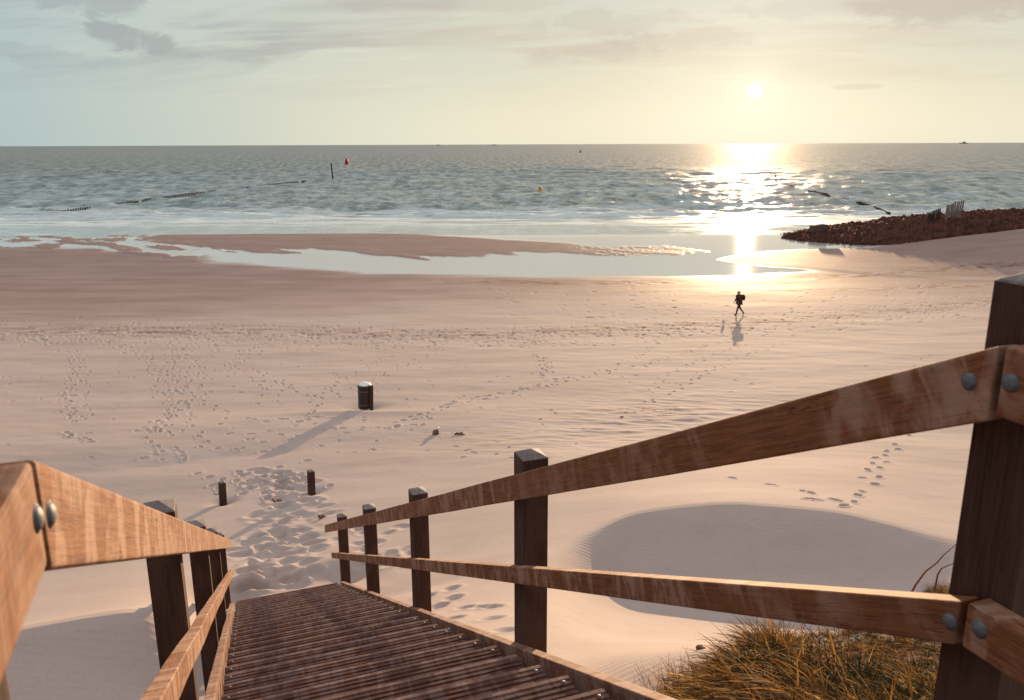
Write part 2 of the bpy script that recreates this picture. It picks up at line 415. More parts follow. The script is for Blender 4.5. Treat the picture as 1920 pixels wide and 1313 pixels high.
# ---------------------------------------------------------------- ground height
# near dune: profiles along sight azimuths, eight (distance, height) pairs each; the sixth is the crest of a small dune
ST = [
    (-60, [(2, 11.6), (5, 9.6), (7, 8.4), (8.0, 7.9), (9.2, 7.5), (10.6, 7.7), (14, 6.2), (20, 4.7), (27, 3.7)]),
    (-38, [(2, 11.4), (5, 9.3), (7, 8.1), (8.2, 7.55), (9.2, 7.30), (10.7, 7.72), (13.5, 6.3), (19, 4.7), (26, 3.8)]),
    (-28, [(2, 11.2), (5, 9.2), (7, 8.0), (8.2, 7.50), (9.0, 7.25), (10.3, 7.72), (12.6, 6.5), (17, 5.1), (25, 3.9)]),
    (-22.5, [(2, 11.2), (5, 9.2), (7, 8.1), (8.3, 7.45), (9.2, 7.15), (10.3, 7.35), (12.6, 6.15), (17, 5.0), (25, 3.9)]),
    (-18, [(2, 11.3), (5, 9.4), (7, 8.45), (9.0, 7.40), (10.0, 6.85), (11.3, 6.30), (13.4, 5.78), (17, 5.0), (25, 3.9)]),
    (-5, [(2, 11.3), (5, 9.75), (6.7, 8.85), (8.5, 7.9), (10.0, 7.15), (12.0, 6.35), (14.5, 5.75), (18, 5.05), (26, 3.9)]),
    (3, [(2, 11.2), (4, 10.3), (6.5, 9.0), (9.0, 7.8), (11.0, 6.95), (13.2, 6.35), (15.5, 5.85), (19, 5.15), (27, 3.95)]),
    (5.5, [(2, 11.2), (4, 10.3), (6.5, 9.0), (9.0, 7.6), (12.0, 6.35), (13.8, 6.28), (16, 5.8), (20, 5.0), (27, 3.95)]),
    (7, [(2, 11.2), (4, 10.4), (6.5, 9.0), (9.3, 7.3), (12.4, 6.02), (14.25, 6.27), (16.6, 5.75), (20.5, 4.95), (27, 3.97)]),
    (9, [(2, 11.2), (4, 10.5), (6.5, 9.0), (9.5, 7.1), (12.8, 5.75), (15.0, 6.22), (17.5, 5.65), (21, 4.9), (27, 4.0)]),
    (16, [(2, 11.3), (4, 10.7), (6.5, 9.1), (10.2, 6.8), (13.2, 5.65), (15.7, 6.32), (18.5, 5.65), (22, 4.85), (28, 4.0)]),
    (24, [(2, 11.4), (4, 10.7), (6.5, 9.1), (10.2, 6.8), (13.4, 5.75), (16.2, 6.25), (19.5, 5.55), (24, 4.7), (30, 3.9)]),
    (30, [(2, 11.5), (4, 10.7), (6.5, 9.1), (10.2, 7.0), (13.6, 5.98), (16.2, 6.10), (19.5, 5.45), (24, 4.7), (30, 3.9)]),
    (38, [(2, 11.5), (4, 10.7), (6.5, 9.2), (10.0, 7.5), (13.4, 6.7), (16.2, 6.15), (19.5, 5.55), (24, 4.8), (30, 4.0)]),
    (60, [(2, 11.6), (4, 10.8), (6.5, 9.4), (10.0, 7.9), (13.4, 6.9), (16.2, 6.3), (19.5, 5.7), (24, 4.9), (30, 4.1)]),
]
ST_A = np.array([R(s[0]) for s in ST]); ST_R = np.array([[p[0] for p in s[1]] for s in ST]); ST_Z = np.array([[p[1] for p in s[1]] for s in ST])


TA = np.radians(np.arange(-60, 60.01, 0.25)); _k = np.exp(-0.5 * (np.arange(-12, 13) * 0.25 / 1.0) ** 2); _k /= _k.sum()


def _tab(a):
    return np.stack([np.convolve(np.pad(np.interp(TA, ST_A, a[:, k]), 12, mode='edge'), _k, 'valid') for k in range(a.shape[1])], 1)


ST_R, ST_Z, ST_A = _tab(ST_R), _tab(ST_Z), TA


def beach_z(X, Y):
    """the beach beyond the dune foot, falling to the tideline"""
    yy = np.array([-30, 15, 20, 25, 30, 38, 48, 58, 68, 76, 80, 84, 90, 100, 110, 120, 130, 150, 200, 400])
    zz = np.array([11, 5.4, 4.7, 4.0, 3.45, 2.75, 1.9, 1.22, 0.72, 0.42, 0.30, 0.25, 0.22, 0.22, 0.16, 0.08, -0.12, -0.8, -2.0, -3.0])
    yw = Y + 0.0012 * X * X * (X < 0) * 0.3
    z = np.interp(yw, yy, zz)
    ri = sstep(X, 46, 80) * 2.1 * sstep(Y, 45, 95) * (1 - sstep(Y, 112 + 0.2 * (X - 40), 135 + 0.2 * (X - 40)))
    return z + ri


def base_z(X, Y):
    r = np.hypot(X, Y); ph = np.arctan2(X, Y)
    zb = beach_z(X, Y)
    sh = ph.shape; phf = np.clip(ph.ravel(), ST_A[0], ST_A[-1]); rf = r.ravel()
    near = rf < 34
    idx = np.clip(np.searchsorted(ST_A, phf) - 1, 0, len(ST_A) - 2)
    f = (phf - ST_A[idx]) / (ST_A[idx + 1] - ST_A[idx])
    zn = np.zeros_like(rf)
    k = np.where(near)[0]
    acc = np.zeros(len(k))
    for off, wt in ((-0.18, .25), (0, .5), (0.18, .25)):
        rr = rf[k] + off
        Rk = ST_R[idx[k]] * (1 - f[k])[:, None] + ST_R[idx[k] + 1] * f[k][:, None]
        Zk = ST_Z[idx[k]] * (1 - f[k])[:, None] + ST_Z[idx[k] + 1] * f[k][:, None]
        j = np.clip((rr[:, None] > Rk).sum(1) - 1, 0, Rk.shape[1] - 2)
        ii = np.arange(len(k))
        r0, r1, z0, z1 = Rk[ii, j], Rk[ii, j + 1], Zk[ii, j], Zk[ii, j + 1]
        # slopes for a soft cubic, kept a kink at the crest (index 5)
        def slope(q):
            qa = np.clip(q - 1, 0, 8); qb = np.clip(q + 1, 0, 8)
            return (Zk[ii, qb] - Zk[ii, qa]) / np.maximum(Rk[ii, qb] - Rk[ii, qa], 1e-3)
        sec = (z1 - z0) / (r1 - r0)
        m0 = np.where(j == 5, sec * 0.9, slope(j)); m1 = np.where(j + 1 == 5, sec * 1.35, slope(j + 1))
        t = np.clip((rr - r0) / (r1 - r0), 0, 1); L = r1 - r0
        acc += wt * ((2 * t**3 - 3 * t**2 + 1) * z0 + (t**3 - 2 * t**2 + t) * L * m0 + (-2 * t**3 + 3 * t**2) * z1 + (t**3 - t**2) * L * m1)
    zn[k] = acc
    zn = zn.reshape(sh)
    bl = sstep(r, 20, 32)
    z = np.where(r < 34, zn * (1 - bl) + zb * bl, zb)
    # land behind the eye
    back = sstep(-Y, -1.0, 4.0) * (r < 1e9)
    inland = 11.4 + 1.2 * np.sin(X * 0.05) * np.cos(Y * 0.043)
    z = np.where(Y < 1.0, z * (1 - back) + inland * back, z)
    side = sstep(np.abs(ph), R(60), R(100))
    return z


def stair_uv(X, Y):
    du = X * sa + Y * ca; v = X * ca - Y * sa
    return du - U0, v


def ground_z(X, Y):
    z = base_z(X, Y)
    u, v = stair_uv(X, Y)
    lim = CZ - 1.585 - SL * np.maximum(u, 0) - 0.34 + 0.30 * sstep(u, 9.0, 12.4)
    inside = (1 - sstep(np.abs(v - 0.63), 1.15, 1.9)) * (u > -4) * (1 - sstep(u, 12.3, 13.5))
    z = np.where(inside > 0, z * (1 - inside) + np.minimum(z, lim) * inside, z)
    return z


def gz(x, y):
    return float(ground_z(np.array([x]), np.array([y]))[0])


def ground_at(px, py):
    """where the sight line through a point of the photograph meets the ground"""
    v = dirv(px, py); lo = 1.5; t = lo; prev = t
    o = Vector((0, 0, CZ))
    while t < 400:
        p = o + v * t
        if p.z < gz(p.x, p.y): break
        prev = t; t *= 1.03
    for _ in range(18):
        mid = (prev + t) / 2; p = o + v * mid
        if p.z < gz(p.x, p.y): t = mid
        else: prev = mid
    return o + v * t


def ground_many(pts):
    """the same for many points at once: array of (x, y, z)"""
    D = np.array([tuple(dirv(*p)) for p in pts]); n = len(D); lo = np.full(n, 1.5); hi = np.full(n, 400.0); t = lo.copy(); done = np.zeros(n, bool)
    while t.max() < 400 and not done.all():
        below = (CZ + D[:, 2] * t) < ground_z(D[:, 0] * t, D[:, 1] * t)
        new = below & ~done; hi[new] = t[new]; done |= below
        lo = np.where(done, lo, t); t = t * 1.05
    for _ in range(12):
        m = (lo + hi) / 2; below = (CZ + D[:, 2] * m) < ground_z(D[:, 0] * m, D[:, 1] * m)
        hi = np.where(below, m, hi); lo = np.where(below, lo, m)
    return D * hi[:, None] + np.array([0, 0, CZ])


# ---------------------------------------------------------------- ground mesh
phi = np.concatenate([np.linspace(-180, -60, 40)[:-1], np.linspace(-60, -41, 60)[:-1], np.linspace(-41, 41, 1300), np.linspace(41, 60, 60)[1:], np.linspace(60, 180, 40)[1:-1]])
phi = np.radians(phi)
rs = [0.6]
while rs[-1] < 150:
    r_ = rs[-1]; H = float(np.interp(r_, [0, 2, 5, 12, 20, 30, 58, 80, 150], [2, 2.2, 4, 7.4, 8.8, 10, 12.2, 13.1, 13.4]))
    rs.append(r_ + max(0.012, (r_ * r_ + H * H) / (H * 806) / 1.35))
while rs[-1] < 45000: rs.append(rs[-1] * 1.12)
rs = np.array(rs); NI, NJ = len(rs), len(phi)
RR, PH = np.meshgrid(rs, phi, indexing='ij')
GX = RR * np.sin(PH); GY = RR * np.cos(PH)
GZ = ground_z(GX, GY)
nearm = (RR < 170) & (np.abs(PH) < R(62))
u_, v_ = stair_uv(GX, GY)
# broad and small relief
dryw = 1 - sstep(GY, 52, 66)
relief = 0.045 * fbm(GX / 6.0, GY / 2.6, 11, 3) * (0.5 + 0.5 * sstep(RR, 14, 26)) * sstep(RR, 4, 8) + 0.013 * fbm(GX / 1.4, GY / 0.7, 21, 3) * sstep(RR, 12, 30)
# drifted ledges near the right-hand dune foot
PX, PY = project(GX, GY, GZ)
ledge = np.exp(-((PX - 1290) / 260) ** 2 - ((PY - 785 - 0.0 * PX) / 52) ** 2) + 0.5 * np.exp(-((PX - 960) / 200) ** 2 - ((PY - 830) / 30) ** 2)
relief += 0.11 * ledge * np.abs(fbm(GX / 1.9 + 0.5 * GY, GY / 0.9, 31, 3))
path = np.exp(-((u_ - 14.3) / 3.4) ** 2 - ((v_ - 0.75) / 1.7) ** 2)
relief *= np.where(GY > 66, 0.10 + 0.0 * GY, 1)
GZ = GZ + np.where(nearm, relief * dryw + relief * 0.25 * (1 - dryw), 0)
# scoured hollows and drifts at things standing in the sand
BIN = ground_at(683, 764); MP1 = ground_at(418, 941); MP2 = ground_at(584, 921)
for (P_, rad, dep, tx, ty, tail) in [(BIN, 0.65, 0.14, -1.6, -0.9, 0.07), (MP1, 0.30, 0.10, 0, 0, 0), (MP2, 0.30, 0.10, 0, 0, 0)]:
    dd = np.hypot(GX - P_.x, GY - P_.y)
    GZ -= dep * np.exp(-(dd / rad) ** 2)
    if tail:
        d2 = ((GX - P_.x + 0.2) ** 2 / 2.4 ** 2 + (GY - P_.y + 1.0) ** 2 / 0.42 ** 2)
        GZ += tail * np.exp(-d2)
for i in range(1, 5):
    uu = 2.975 + 3.08 * (i - 1) + .08
    for vv in (VR + VI + .08, VL - VI - .08):
        dd = np.hypot(u_ - uu, v_ - vv); GZ -= 0.07 * np.exp(-(dd / 0.28) ** 2) * (uu > 8)
dd = np.hypot((u_ - 12.6) / 0.7, (v_ + 0.55) / 0.45); GZ -= 0.16 * np.exp(-dd ** 2)

PRINTS = []


def stamp(x, y, ang, L=0.15, W=0.065, dep=0.05):
    PRINTS.append((x, y, ang, L, W, dep))


def apply_prints():
    for (x, y, ang, L, W, dep) in PRINTS:
        r = math.hypot(x, y); p = math.atan2(x, y); m = 2.9 * L
        i0, i1 = np.searchsorted(rs, [r - m, r + m]); j0, j1 = np.searchsorted(phi, [p - m / r, p + m / r])
        if i1 <= i0 or j1 <= j0: continue
        sx = GX[i0:i1, j0:j1] - x; sy = GY[i0:i1, j0:j1] - y
        c_, s_ = math.cos(ang), math.sin(ang)
        a = (sx * s_ + sy * c_) / L; b = (sx * c_ - sy * s_) / W
        q = np.sqrt(a * a + b * b)
        if W / L > 0.6:      # old, half-filled hollows
            GZ[i0:i1, j0:j1] += dep * (-np.exp(-q ** 2 * 0.7) + 0.30 * np.exp(-((q - 1.7) / 0.6) ** 2))
        else: GZ[i0:i1, j0:j1] += dep * (-np.exp(-q ** 4 * 0.8) + 0.38 * np.exp(-((q - 1.35) / 0.35) ** 2))


def track(pts, step=0.62, side=0.13, jit=0.06, n=1, spread=0.0, L=0.14, dep=0.042):
    P3 = [Vector(p) for p in ground_many(pts)]
    for _ in range(n):
        ox, oy = random.gauss(0, spread), random.gauss(0, spread)
        foot = 1; s = random.random() * step
        for a, b in zip(P3[:-1], P3[1:]):
            dv = (b - a).to_2d(); ln = dv.length
            if ln < 1e-3: continue
            dv /= ln; ang = math.atan2(dv.x, dv.y)
            while s < ln:
                px_ = a.x + dv.x * s - dv.y * side * foot + ox + random.gauss(0, jit + spread * .25)
                py_ = a.y + dv.y * s + dv.x * side * foot + oy + random.gauss(0, jit + spread * .25)
                if random.random() > 0.12: stamp(px_, py_, ang + random.gauss(0, .25), L * random.uniform(.8, 1.15), 0.062 * random.uniform(.8, 1.3), dep * random.uniform(.5, 1.25))
                foot = -foot; s += step * random.uniform(.85, 1.15)
            s -= ln


track([(135, 655), (133, 700), (128, 740), (122, 765), (140, 790)], n=3, spread=.22)
track([(122, 812), (160, 826), (190, 828)], n=2, spread=.15, dep=.08)
track([(60, 640), (200, 640), (262, 668), (290, 700), (325, 735)], n=3, spread=.25)
track([(345, 630), (338, 680), (352, 720), (335, 765), (300, 800), (320, 828), (365, 862)], n=3, spread=.45)
track([(400, 640), (365, 680), (340, 720), (322, 740)], n=2, spread=.35)
track([(340, 740), (385, 755), (420, 775)], n=1)
track([(350, 750), (310, 790), (300, 815)], n=2, spread=.2, dep=.07)
track([(500, 640), (450, 675), (430, 690), (480, 700), (535, 728), (560, 740)], n=3, spread=.3)
track([(730, 668), (690, 690), (640, 712), (600, 742), (590, 765), (560, 792)], n=2, spread=.12)
track([(830, 655), (750, 690), (690, 715), (610, 752)], n=1)
track([(440, 790), (520, 792), (600, 786), (700, 792)], n=2, spread=.2)
track([(420, 812), (520, 810), (560, 820), (500, 845)], n=1, spread=.1)
track([(990, 664), (1018, 680), (1020, 695), (1005, 710)], n=2, spread=.1, dep=.07)
track([(1240, 640), (1150, 690), (1040, 712), (930, 738), (860, 750), (790, 775), (740, 800)], n=2, spread=.2)
track([(1420, 628), (1330, 645), (1240, 672), (1120, 698), (1020, 722), (880, 748), (850, 752)], n=2, spread=.25)
track([(1400, 645), (1300, 680), (1245, 705), (1222, 735), (1212, 758)], n=1)
track([(1480, 640), (1380, 672), (1300, 712), (1245, 745), (1225, 760)], n=1)
track([(700, 655), (800, 652), (900, 648), (1000, 650), (1100, 646), (1240, 640)], n=2, spread=.2)
track([(760, 715), (850, 712), (930, 708), (1000, 700)], n=1, dep=.03)
track([(600, 800), (680, 806), (740, 800), (790, 790)], n=2, spread=.3)
track([(720, 806), (780, 790), (770, 782)], n=2, spread=.2)
track([(1740, 790), (1668, 845), (1640, 880), (1620, 905), (1602, 938), (1590, 952)], n=1, dep=.06)
track([(1345, 892), (1375, 902)], n=1); track([(1425, 908), (1460, 913)], n=1)
track([(1505, 920), (1535, 935), (1560, 938), (1595, 948)], n=2, spread=.1, dep=.07)
for (a, b) in [(905, 1138), (926, 1138), (923, 1160), (949, 1182), (873, 1139), (850, 1122), (822, 1137), (852, 1158), (846, 1104), (800, 1118)]:
    P_ = ground_at(a, b); stamp(P_.x, P_.y, random.uniform(-.6, .6), .12, .10, .055)
# trodden path at the foot of the stair
TODO = []
for k in range(230):
    t = random.random()
    x = 520 + 36 * random.gauss(0, 1) * (0.6 + t) + 20 * math.sin(t * 6); y = 880 + 225 * t ** 0.9
    if x < 440 or x > 655: continue
    TODO.append((x, y, AZ + 1.57 + random.gauss(0, .5), random.uniform(.15, .24), random.uniform(.11, .15), random.uniform(.02, .06)))
for k in range(26): TODO.append((random.uniform(655, 780), random.uniform(985, 1060), random.uniform(-1, 1), .14, .10, .035))
for k in range(60): TODO.append((random.gauss(520, 60), random.gauss(905, 16), random.uniform(-1, 1), .10, .07, .06))
# the belt of footprints along the old tide mark, and stragglers
for k in range(1500):
    x = random.uniform(-30, 1860); c0 = np.interp(x, [0, 500, 900, 1400, 1860], [625, 628, 632, 612, 572])
    y = c0 + random.gauss(0, 1) * np.interp(x, [0, 400, 900, 1400, 1860], [18, 15, 9, 13, 13])
    TODO.append((x, y, random.uniform(0.9, 2.2), .15, .07, random.uniform(.03, .07)))
for k in range(300):
    x = random.uniform(0, 1840); y = random.uniform(640, 860)
    if x > 1100 and y > 740: continue
    TODO.append((x, y, random.uniform(-1.5, 1.5), .13, .06, random.uniform(.01, .05)))
for k in range(160): TODO.append((random.uniform(900, 1840), random.uniform(528, 600), 1.57 + random.gauss(0, .3), random.uniform(.2, .5), .10, random.uniform(.02, .06)))
for q_, p_ in zip(TODO, ground_many([t_[:2] for t_ in TODO])): stamp(p_[0], p_[1], *q_[2:])
apply_prints()

# wetness
PX, PY = project(GX, GY, GZ)
front = (GY > 5)
wx = PX + 0; wy = PY
jag = 16 * fbm(GX / 9.0, GY / 5.0, 41, 4); jag2 = fbm(GX / 7.0 + 0.18 * GY, GY / 16.0, 51, 5)
lower = np.interp(wx, [-400, 0, 180, 250, 360, 480, 640, 800, 1000, 1200, 1400, 1480, 1560, 1600, 1700, 1800, 2400], [462, 468, 471, 479, 492, 501, 512, 519, 523, 523, 521, 517, 508, 470, 458, 425, 350]) + 0.25 * jag
film = sstep(lower - wy + 5 * fbm(GX / 9 + .1 * GY, GY / 2.2, 43, 4), -4, 10)
# sandbar inside the pool
bu = np.interp(wx, [240, 300, 450, 640, 800, 950, 1050, 1130, 1250, 1330], [450, 440, 432, 433, 440, 450, 455, 462, 461, 470]) + 0.12 * jag
bl_ = np.interp(wx, [240, 330, 430, 500, 640, 740, 830, 980, 1060, 1130, 1270, 1330], [450, 455, 468, 470, 472, 480, 484, 478, 476, 480, 479, 470]) + 13 * jag2 + 0.3 * jag + 5 * fbm(GX / 2.5 + .3 * GY, GY / 6, 53, 3)
bar = sstep(wy - bu, -1, 2) * sstep(bl_ - wy, -1, 2) * (wx > 240) * (wx < 1330)
br = 1 - sstep(np.abs(fbm(GX / 3.2 + 0.35 * GY, GY / 12.0, 61, 4)), 0.03, 0.10)
bar = bar * (1 - br * sstep(wx, 1040, 1120))
# braided runnels to the left
lb = sstep(wy, 424, 432) * (1 - sstep(wx, 330, 440)) * (1 - sstep(wy - lower, -3, 0))
brl = sstep(fbm(GX / 4.5 + 0.16 * GY, GY / 5.5, 71, 4), -0.08, 0.08)
bar = np.maximum(bar, lb * brl)
# tongue of sand to the right
tu = np.interp(wx, [1340, 1400, 1500, 1640, 1720, 1800, 2400], [486, 474, 467, 464, 452, 425, 350]); tl = np.interp(wx, [1340, 1390, 1450, 1560, 1700, 2400], [486, 494, 500, 508, 520, 560])
bar = np.maximum(bar, sstep(wy - tu, -1, 3) * sstep(tl - wy, -3, 3) * (wx > 1330) * 0.92)
film = np.clip(film * (1 - bar), 0, 1) * front
damp_line = np.interp(wx, [-400, 0, 300, 700, 1100, 1500, 1900, 2400], [628, 622, 615, 585, 570, 585, 560, 540]) + 1.2 * jag
damp = (1 - sstep(wy - damp_line, -60, 22)) * front * (0.75 + 0.25 * sstep(fbm(GX / 14, GY / 3, 81, 3), -.3, .3))
damp = np.maximum(damp, (1 - sstep(wy, 470, 560)) * front)
debris = np.zeros_like(GZ)
scar = np.exp(-((wy - np.interp(wx, [800, 1000, 1300, 1500, 1900], [528, 530, 531, 525, 497])) / 5) ** 2) * sstep(wx, 700, 1050)
scar += 0.8 * np.exp(-((wy - np.interp(wx, [900, 1400, 1900], [545, 548, 535])) / 3.5) ** 2) * sstep(wx, 1000, 1450)
scar += 0.55 * np.exp(-((wy - np.interp(wx, [0, 500, 900, 1400, 1860], [620, 622, 628, 606, 564])) / 8) ** 2)
debris = scar * sstep(fbm(GX / 1.6, GY / 0.9, 91, 5), -0.12, 0.25) * front
lit = sstep(wy, np.interp(wx, [1340, 1375, 1400, 1450, 1600, 2400], [1350, 1300, 1262, 1222, 1200, 1200]), np.interp(wx, [1340, 1375, 1400, 1450, 1600, 2400], [1350, 1300, 1262, 1222, 1200, 1200]) + 15) * (wx > 1345) * (GY > 0.5) * (wy < 1700)
peb = np.exp(-((wx - 1215) / 70) ** 2 - ((wy - 772) / 7) ** 2) * sstep(pnoise(GX / .16, GY / .16, 5), 0.1, 0.4)
debris = np.clip(debris + peb + lit, 0, 1)
GZ = np.where(front & nearm, GZ + 0.05 * bar * (GY > 70) - 0.02 * film + 0.06 * scar * fbm(GX / 2.0, GY / 0.7, 92, 4) * (GY > 40), GZ)
ripple = (1 - sstep(PH, R(-27), R(-24)) * (1 - sstep(PH, R(-19), R(-17)))) * 0.7 * sstep(30 - RR, 0, 8) * sstep(fbm(GX / 2.6, GY / 2.2, 101, 3), -0.35, 0.10) * (1 - 0.9 * np.clip(path, 0, 1))
V = np.stack([GX.ravel(), GY.ravel(), GZ.ravel()], 1)
me = grid_mesh('ground', V, NI, NJ, wrap=True)
for n_, a_ in (('damp', damp), ('film', film), ('debris', debris), ('ripple', ripple)): attr(me, n_, a_)
ground = tag(link('beach_sand', me, M_SAND), 'pale windblown beach sand with footprints, damp towards the sea', 'beach', kind='structure')


# ---------------------------------------------------------------- sea
phs = np.radians(np.concatenate([np.linspace(-180, -60, 24)[:-1], np.linspace(-60, -37, 40)[:-1], np.linspace(-37, 37, 1150), np.linspace(37, 60, 40)[1:], np.linspace(60, 180, 24)[1:-1]]))
inv = np.linspace(1 / 118.0, 1 / 2500.0, 430); rsea = np.concatenate([1 / inv, 2500 * 1.09 ** np.arange(1, 36)])
RS, PS = np.meshgrid(rsea, phs, indexing='ij'); SX = RS * np.sin(PS); SY = RS * np.cos(PS)
dr = np.gradient(rsea)[:, None]
amp = sstep(SY, 138, 190)
def wv(lx, ly, seed, a, shear=0.0):
    k = np.clip((ly / 1.6 - dr) / (ly / 2.5), 0, 1)
    return a * k * fbm(SX / lx + shear * SY / lx, SY / ly, seed, 2)
SZ = amp * (wv(26, 12, 201, 0.95, .1) + wv(9, 6.0, 202, 0.80, -.1) + wv(4, 2.8, 203, 0.42) + wv(70, 30, 204, 0.5))
# breakers and the wash on the flats
brk = np.zeros_like(SZ); foam = np.zeros_like(SZ)
for (y0, wdt, h, seed) in [(168, 1.6, .34, 301), (182, 1.8, .42, 302), (205, 2.2, .5, 303), (150, 1.2, .14, 304), (158, 1.2, .2, 305), (240, 3, .45, 306)]:
    cc = y0 + 7 * pnoise(SX / 40, SX * 0 + 3.3, seed) + 2 * pnoise(SX / 9, SX * 0 + 8.3, seed + 20)
    en = sstep(pnoise(SX / 24, SX * 0 + 1.7, seed + 40), -0.25, 0.4)
    dy = SY - cc
    prof = np.exp(-np.where(dy < 0, dy / (wdt * .6), dy / (wdt * 1.8)) ** 2)
    brk += h * prof * en
    foam = np.maximum(foam, (0.44 * en + .08) * np.exp(-((dy + wdt) / (wdt * 2.2)) ** 2))
SZ = SZ + brk
FPX, FPY = project(SX, SY, SZ * 0)
surf = sstep(FPY, 372, 395)
foam = np.maximum(foam, surf * (0.42 + 0.55 * fbm(SX / 22, SY / 2.4, 401, 5)))
foam = np.maximum(foam, 0.34 * np.exp(-((FPY - 321) / 9) ** 2) * np.exp(-((FPX - 760) / 330) ** 2))
foam = np.maximum(foam, 0.42 * np.exp(-((FPY - 358) / 6) ** 2 - ((FPX - 280) / 60) ** 2))
foam = np.where(SY < 137, foam * .75, foam)
foam = foam + 0.10 + 0.16 * np.exp(-((FPY - 408) / 20) ** 2)
SZ = SZ + 0.0
shal = 1 - sstep(SY, 136, 175)
me = grid_mesh('sea', np.stack([SX.ravel(), SY.ravel(), SZ.ravel()], 1), len(rsea), len(phs), wrap=True)
attr(me, 'foam', foam); attr(me, 'shallow', shal)
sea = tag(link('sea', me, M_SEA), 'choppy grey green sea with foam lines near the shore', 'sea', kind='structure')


# ---------------------------------------------------------------- the wooden stair
def box_bm(x0, x1, y0, y1, z0, z1, bev=0.0, seg=2):
    bm = bmesh.new(); bmesh.ops.create_cube(bm, size=1)
    for v in bm.verts: v.co = Vector(((x0 + x1) / 2 + v.co.x * (x1 - x0), (y0 + y1) / 2 + v.co.y * (y1 - y0), (z0 + z1) / 2 + v.co.z * (z1 - z0)))
    if bev: bmesh.ops.bevel(bm, geom=bm.edges[:], offset=bev, segments=seg, affect='EDGES', profile=0.6)
    return bm


B_ = Matrix(((sa, ca, 0, 0), (ca, -sa, 0, 0), (0, 0, 1, 0), (0, 0, 0, 1)))  # columns: u axis, v axis, up
stair = empty('wooden_staircase', st2w(0, 0.63, -1.585))
tag(stair, 'wide wooden beach stair with grooved treads and two-rail handrails on square posts', 'staircase')
S0 = stair.location.copy()


def sm(u, v, z):
    """matrix for a part whose local x runs down the stair (horizontally), y to the right, z up"""
    p = st2w(u, v, z) - S0
    m = B_.copy(); m.translation = p
    # B_ is left handed (u, v, up): flip y so that it is a rotation; parts are modelled with y = -v
    m = Matrix(((sa, -ca, 0, p.x), (ca, sa, 0, p.y), (0, 0, 1, p.z), (0, 0, 0, 1)))
    return m


PMAT = {}


def beam(name, u0, z0, u1, z1, h, v0, v1, mat, bev=0.006, waves=0.0, seg=2):
    """board between vertical cuts at u0 and u1; z0, z1 = top edge heights; local x follows the board"""
    L = math.hypot(u1 - u0, z1 - z0); a = math.atan2(z1 - z0, u1 - u0)
    bm = bmesh.new()
    ns = max(1, int(L / 0.5))
    rings = []
    hv = h  # vertical height of the cut
    for k in range(ns + 1):
        u = (u1 - u0) * k / ns; zt = (z1 - z0) * k / ns
        wob = waves * (math.sin(k * 1.7 + u0) + math.sin(k * 0.9 + v0 * 5)) * 0.5 if 0 < k < ns else 0
        ring = []
        for (dz_, vv) in ((0, v0), (0, v1), (-hv, v1), (-hv, v0)):
            ring.append(bm.verts.new((u, -(vv - v0) + wob, zt + dz_ + wob * .6)))
        rings.append(ring)
    for k in range(ns):
        for q in range(4):
            bm.faces.new((rings[k][q], rings[k][(q + 1) % 4], rings[k + 1][(q + 1) % 4], rings[k + 1][q]))
    bm.faces.new(rings[0][::-1]); bm.faces.new(rings[-1])
    bmesh.ops.recalc_face_normals(bm, faces=bm.faces[:])
    ed = [e for e in bm.edges if len(e.link_faces) == 2 and e.calc_face_angle(0) > 0.3]
    if bev: bmesh.ops.bevel(bm, geom=ed, offset=bev, segments=seg, affect='EDGES', profile=0.6)
    rot = Matrix.Rotation(a, 4, 'Y')          # turn the mesh so local x runs along the board
    bmesh.ops.transform(bm, matrix=rot, verts=bm.verts[:])
    me = bm_mesh(bm, name)
    M = sm(u0, v0, z0) @ Matrix.Rotation(-a, 4, 'Y')
    o = link(name, me, mat, stair, M); PMAT[o.name] = M
    return o


def dome_mesh(r=0.02, h=0.010):
    bm = bmesh.new(); bmesh.ops.create_uvsphere(bm, u_segments=20, v_segments=12, radius=1)
    for v in bm.verts: v.co = Vector((v.co.x * r, v.co.y * h if v.co.y > 0 else v.co.y * h, v.co.z * r))
    ret = bmesh.ops.create_cone(bm, segments=20, radius1=r * 1.15, radius2=r * 1.15, depth=0.003, cap_ends=True)
    bmesh.ops.rotate(bm, verts=ret['verts'], cent=(0, 0, 0), matrix=Matrix.Rotation(R(90), 3, 'X'))
    return bm_mesh(bm, 'bolt', True)


BOLT = dome_mesh(0.0175, 0.009); BOLT_S = dome_mesh(0.009, 0.003); BOLT_S.materials.append(M_SCREW)


def bolt(parent, u, v, z, me=BOLT):
    o = bpy.data.objects.new('bolt', me); COL.objects.link(o)
    if not me.materials: me.materials.append(M_BOLT)
    o.parent = parent
    o.matrix_local = PMAT[parent.name].inverted() @ sm(u, v, z)
    return o


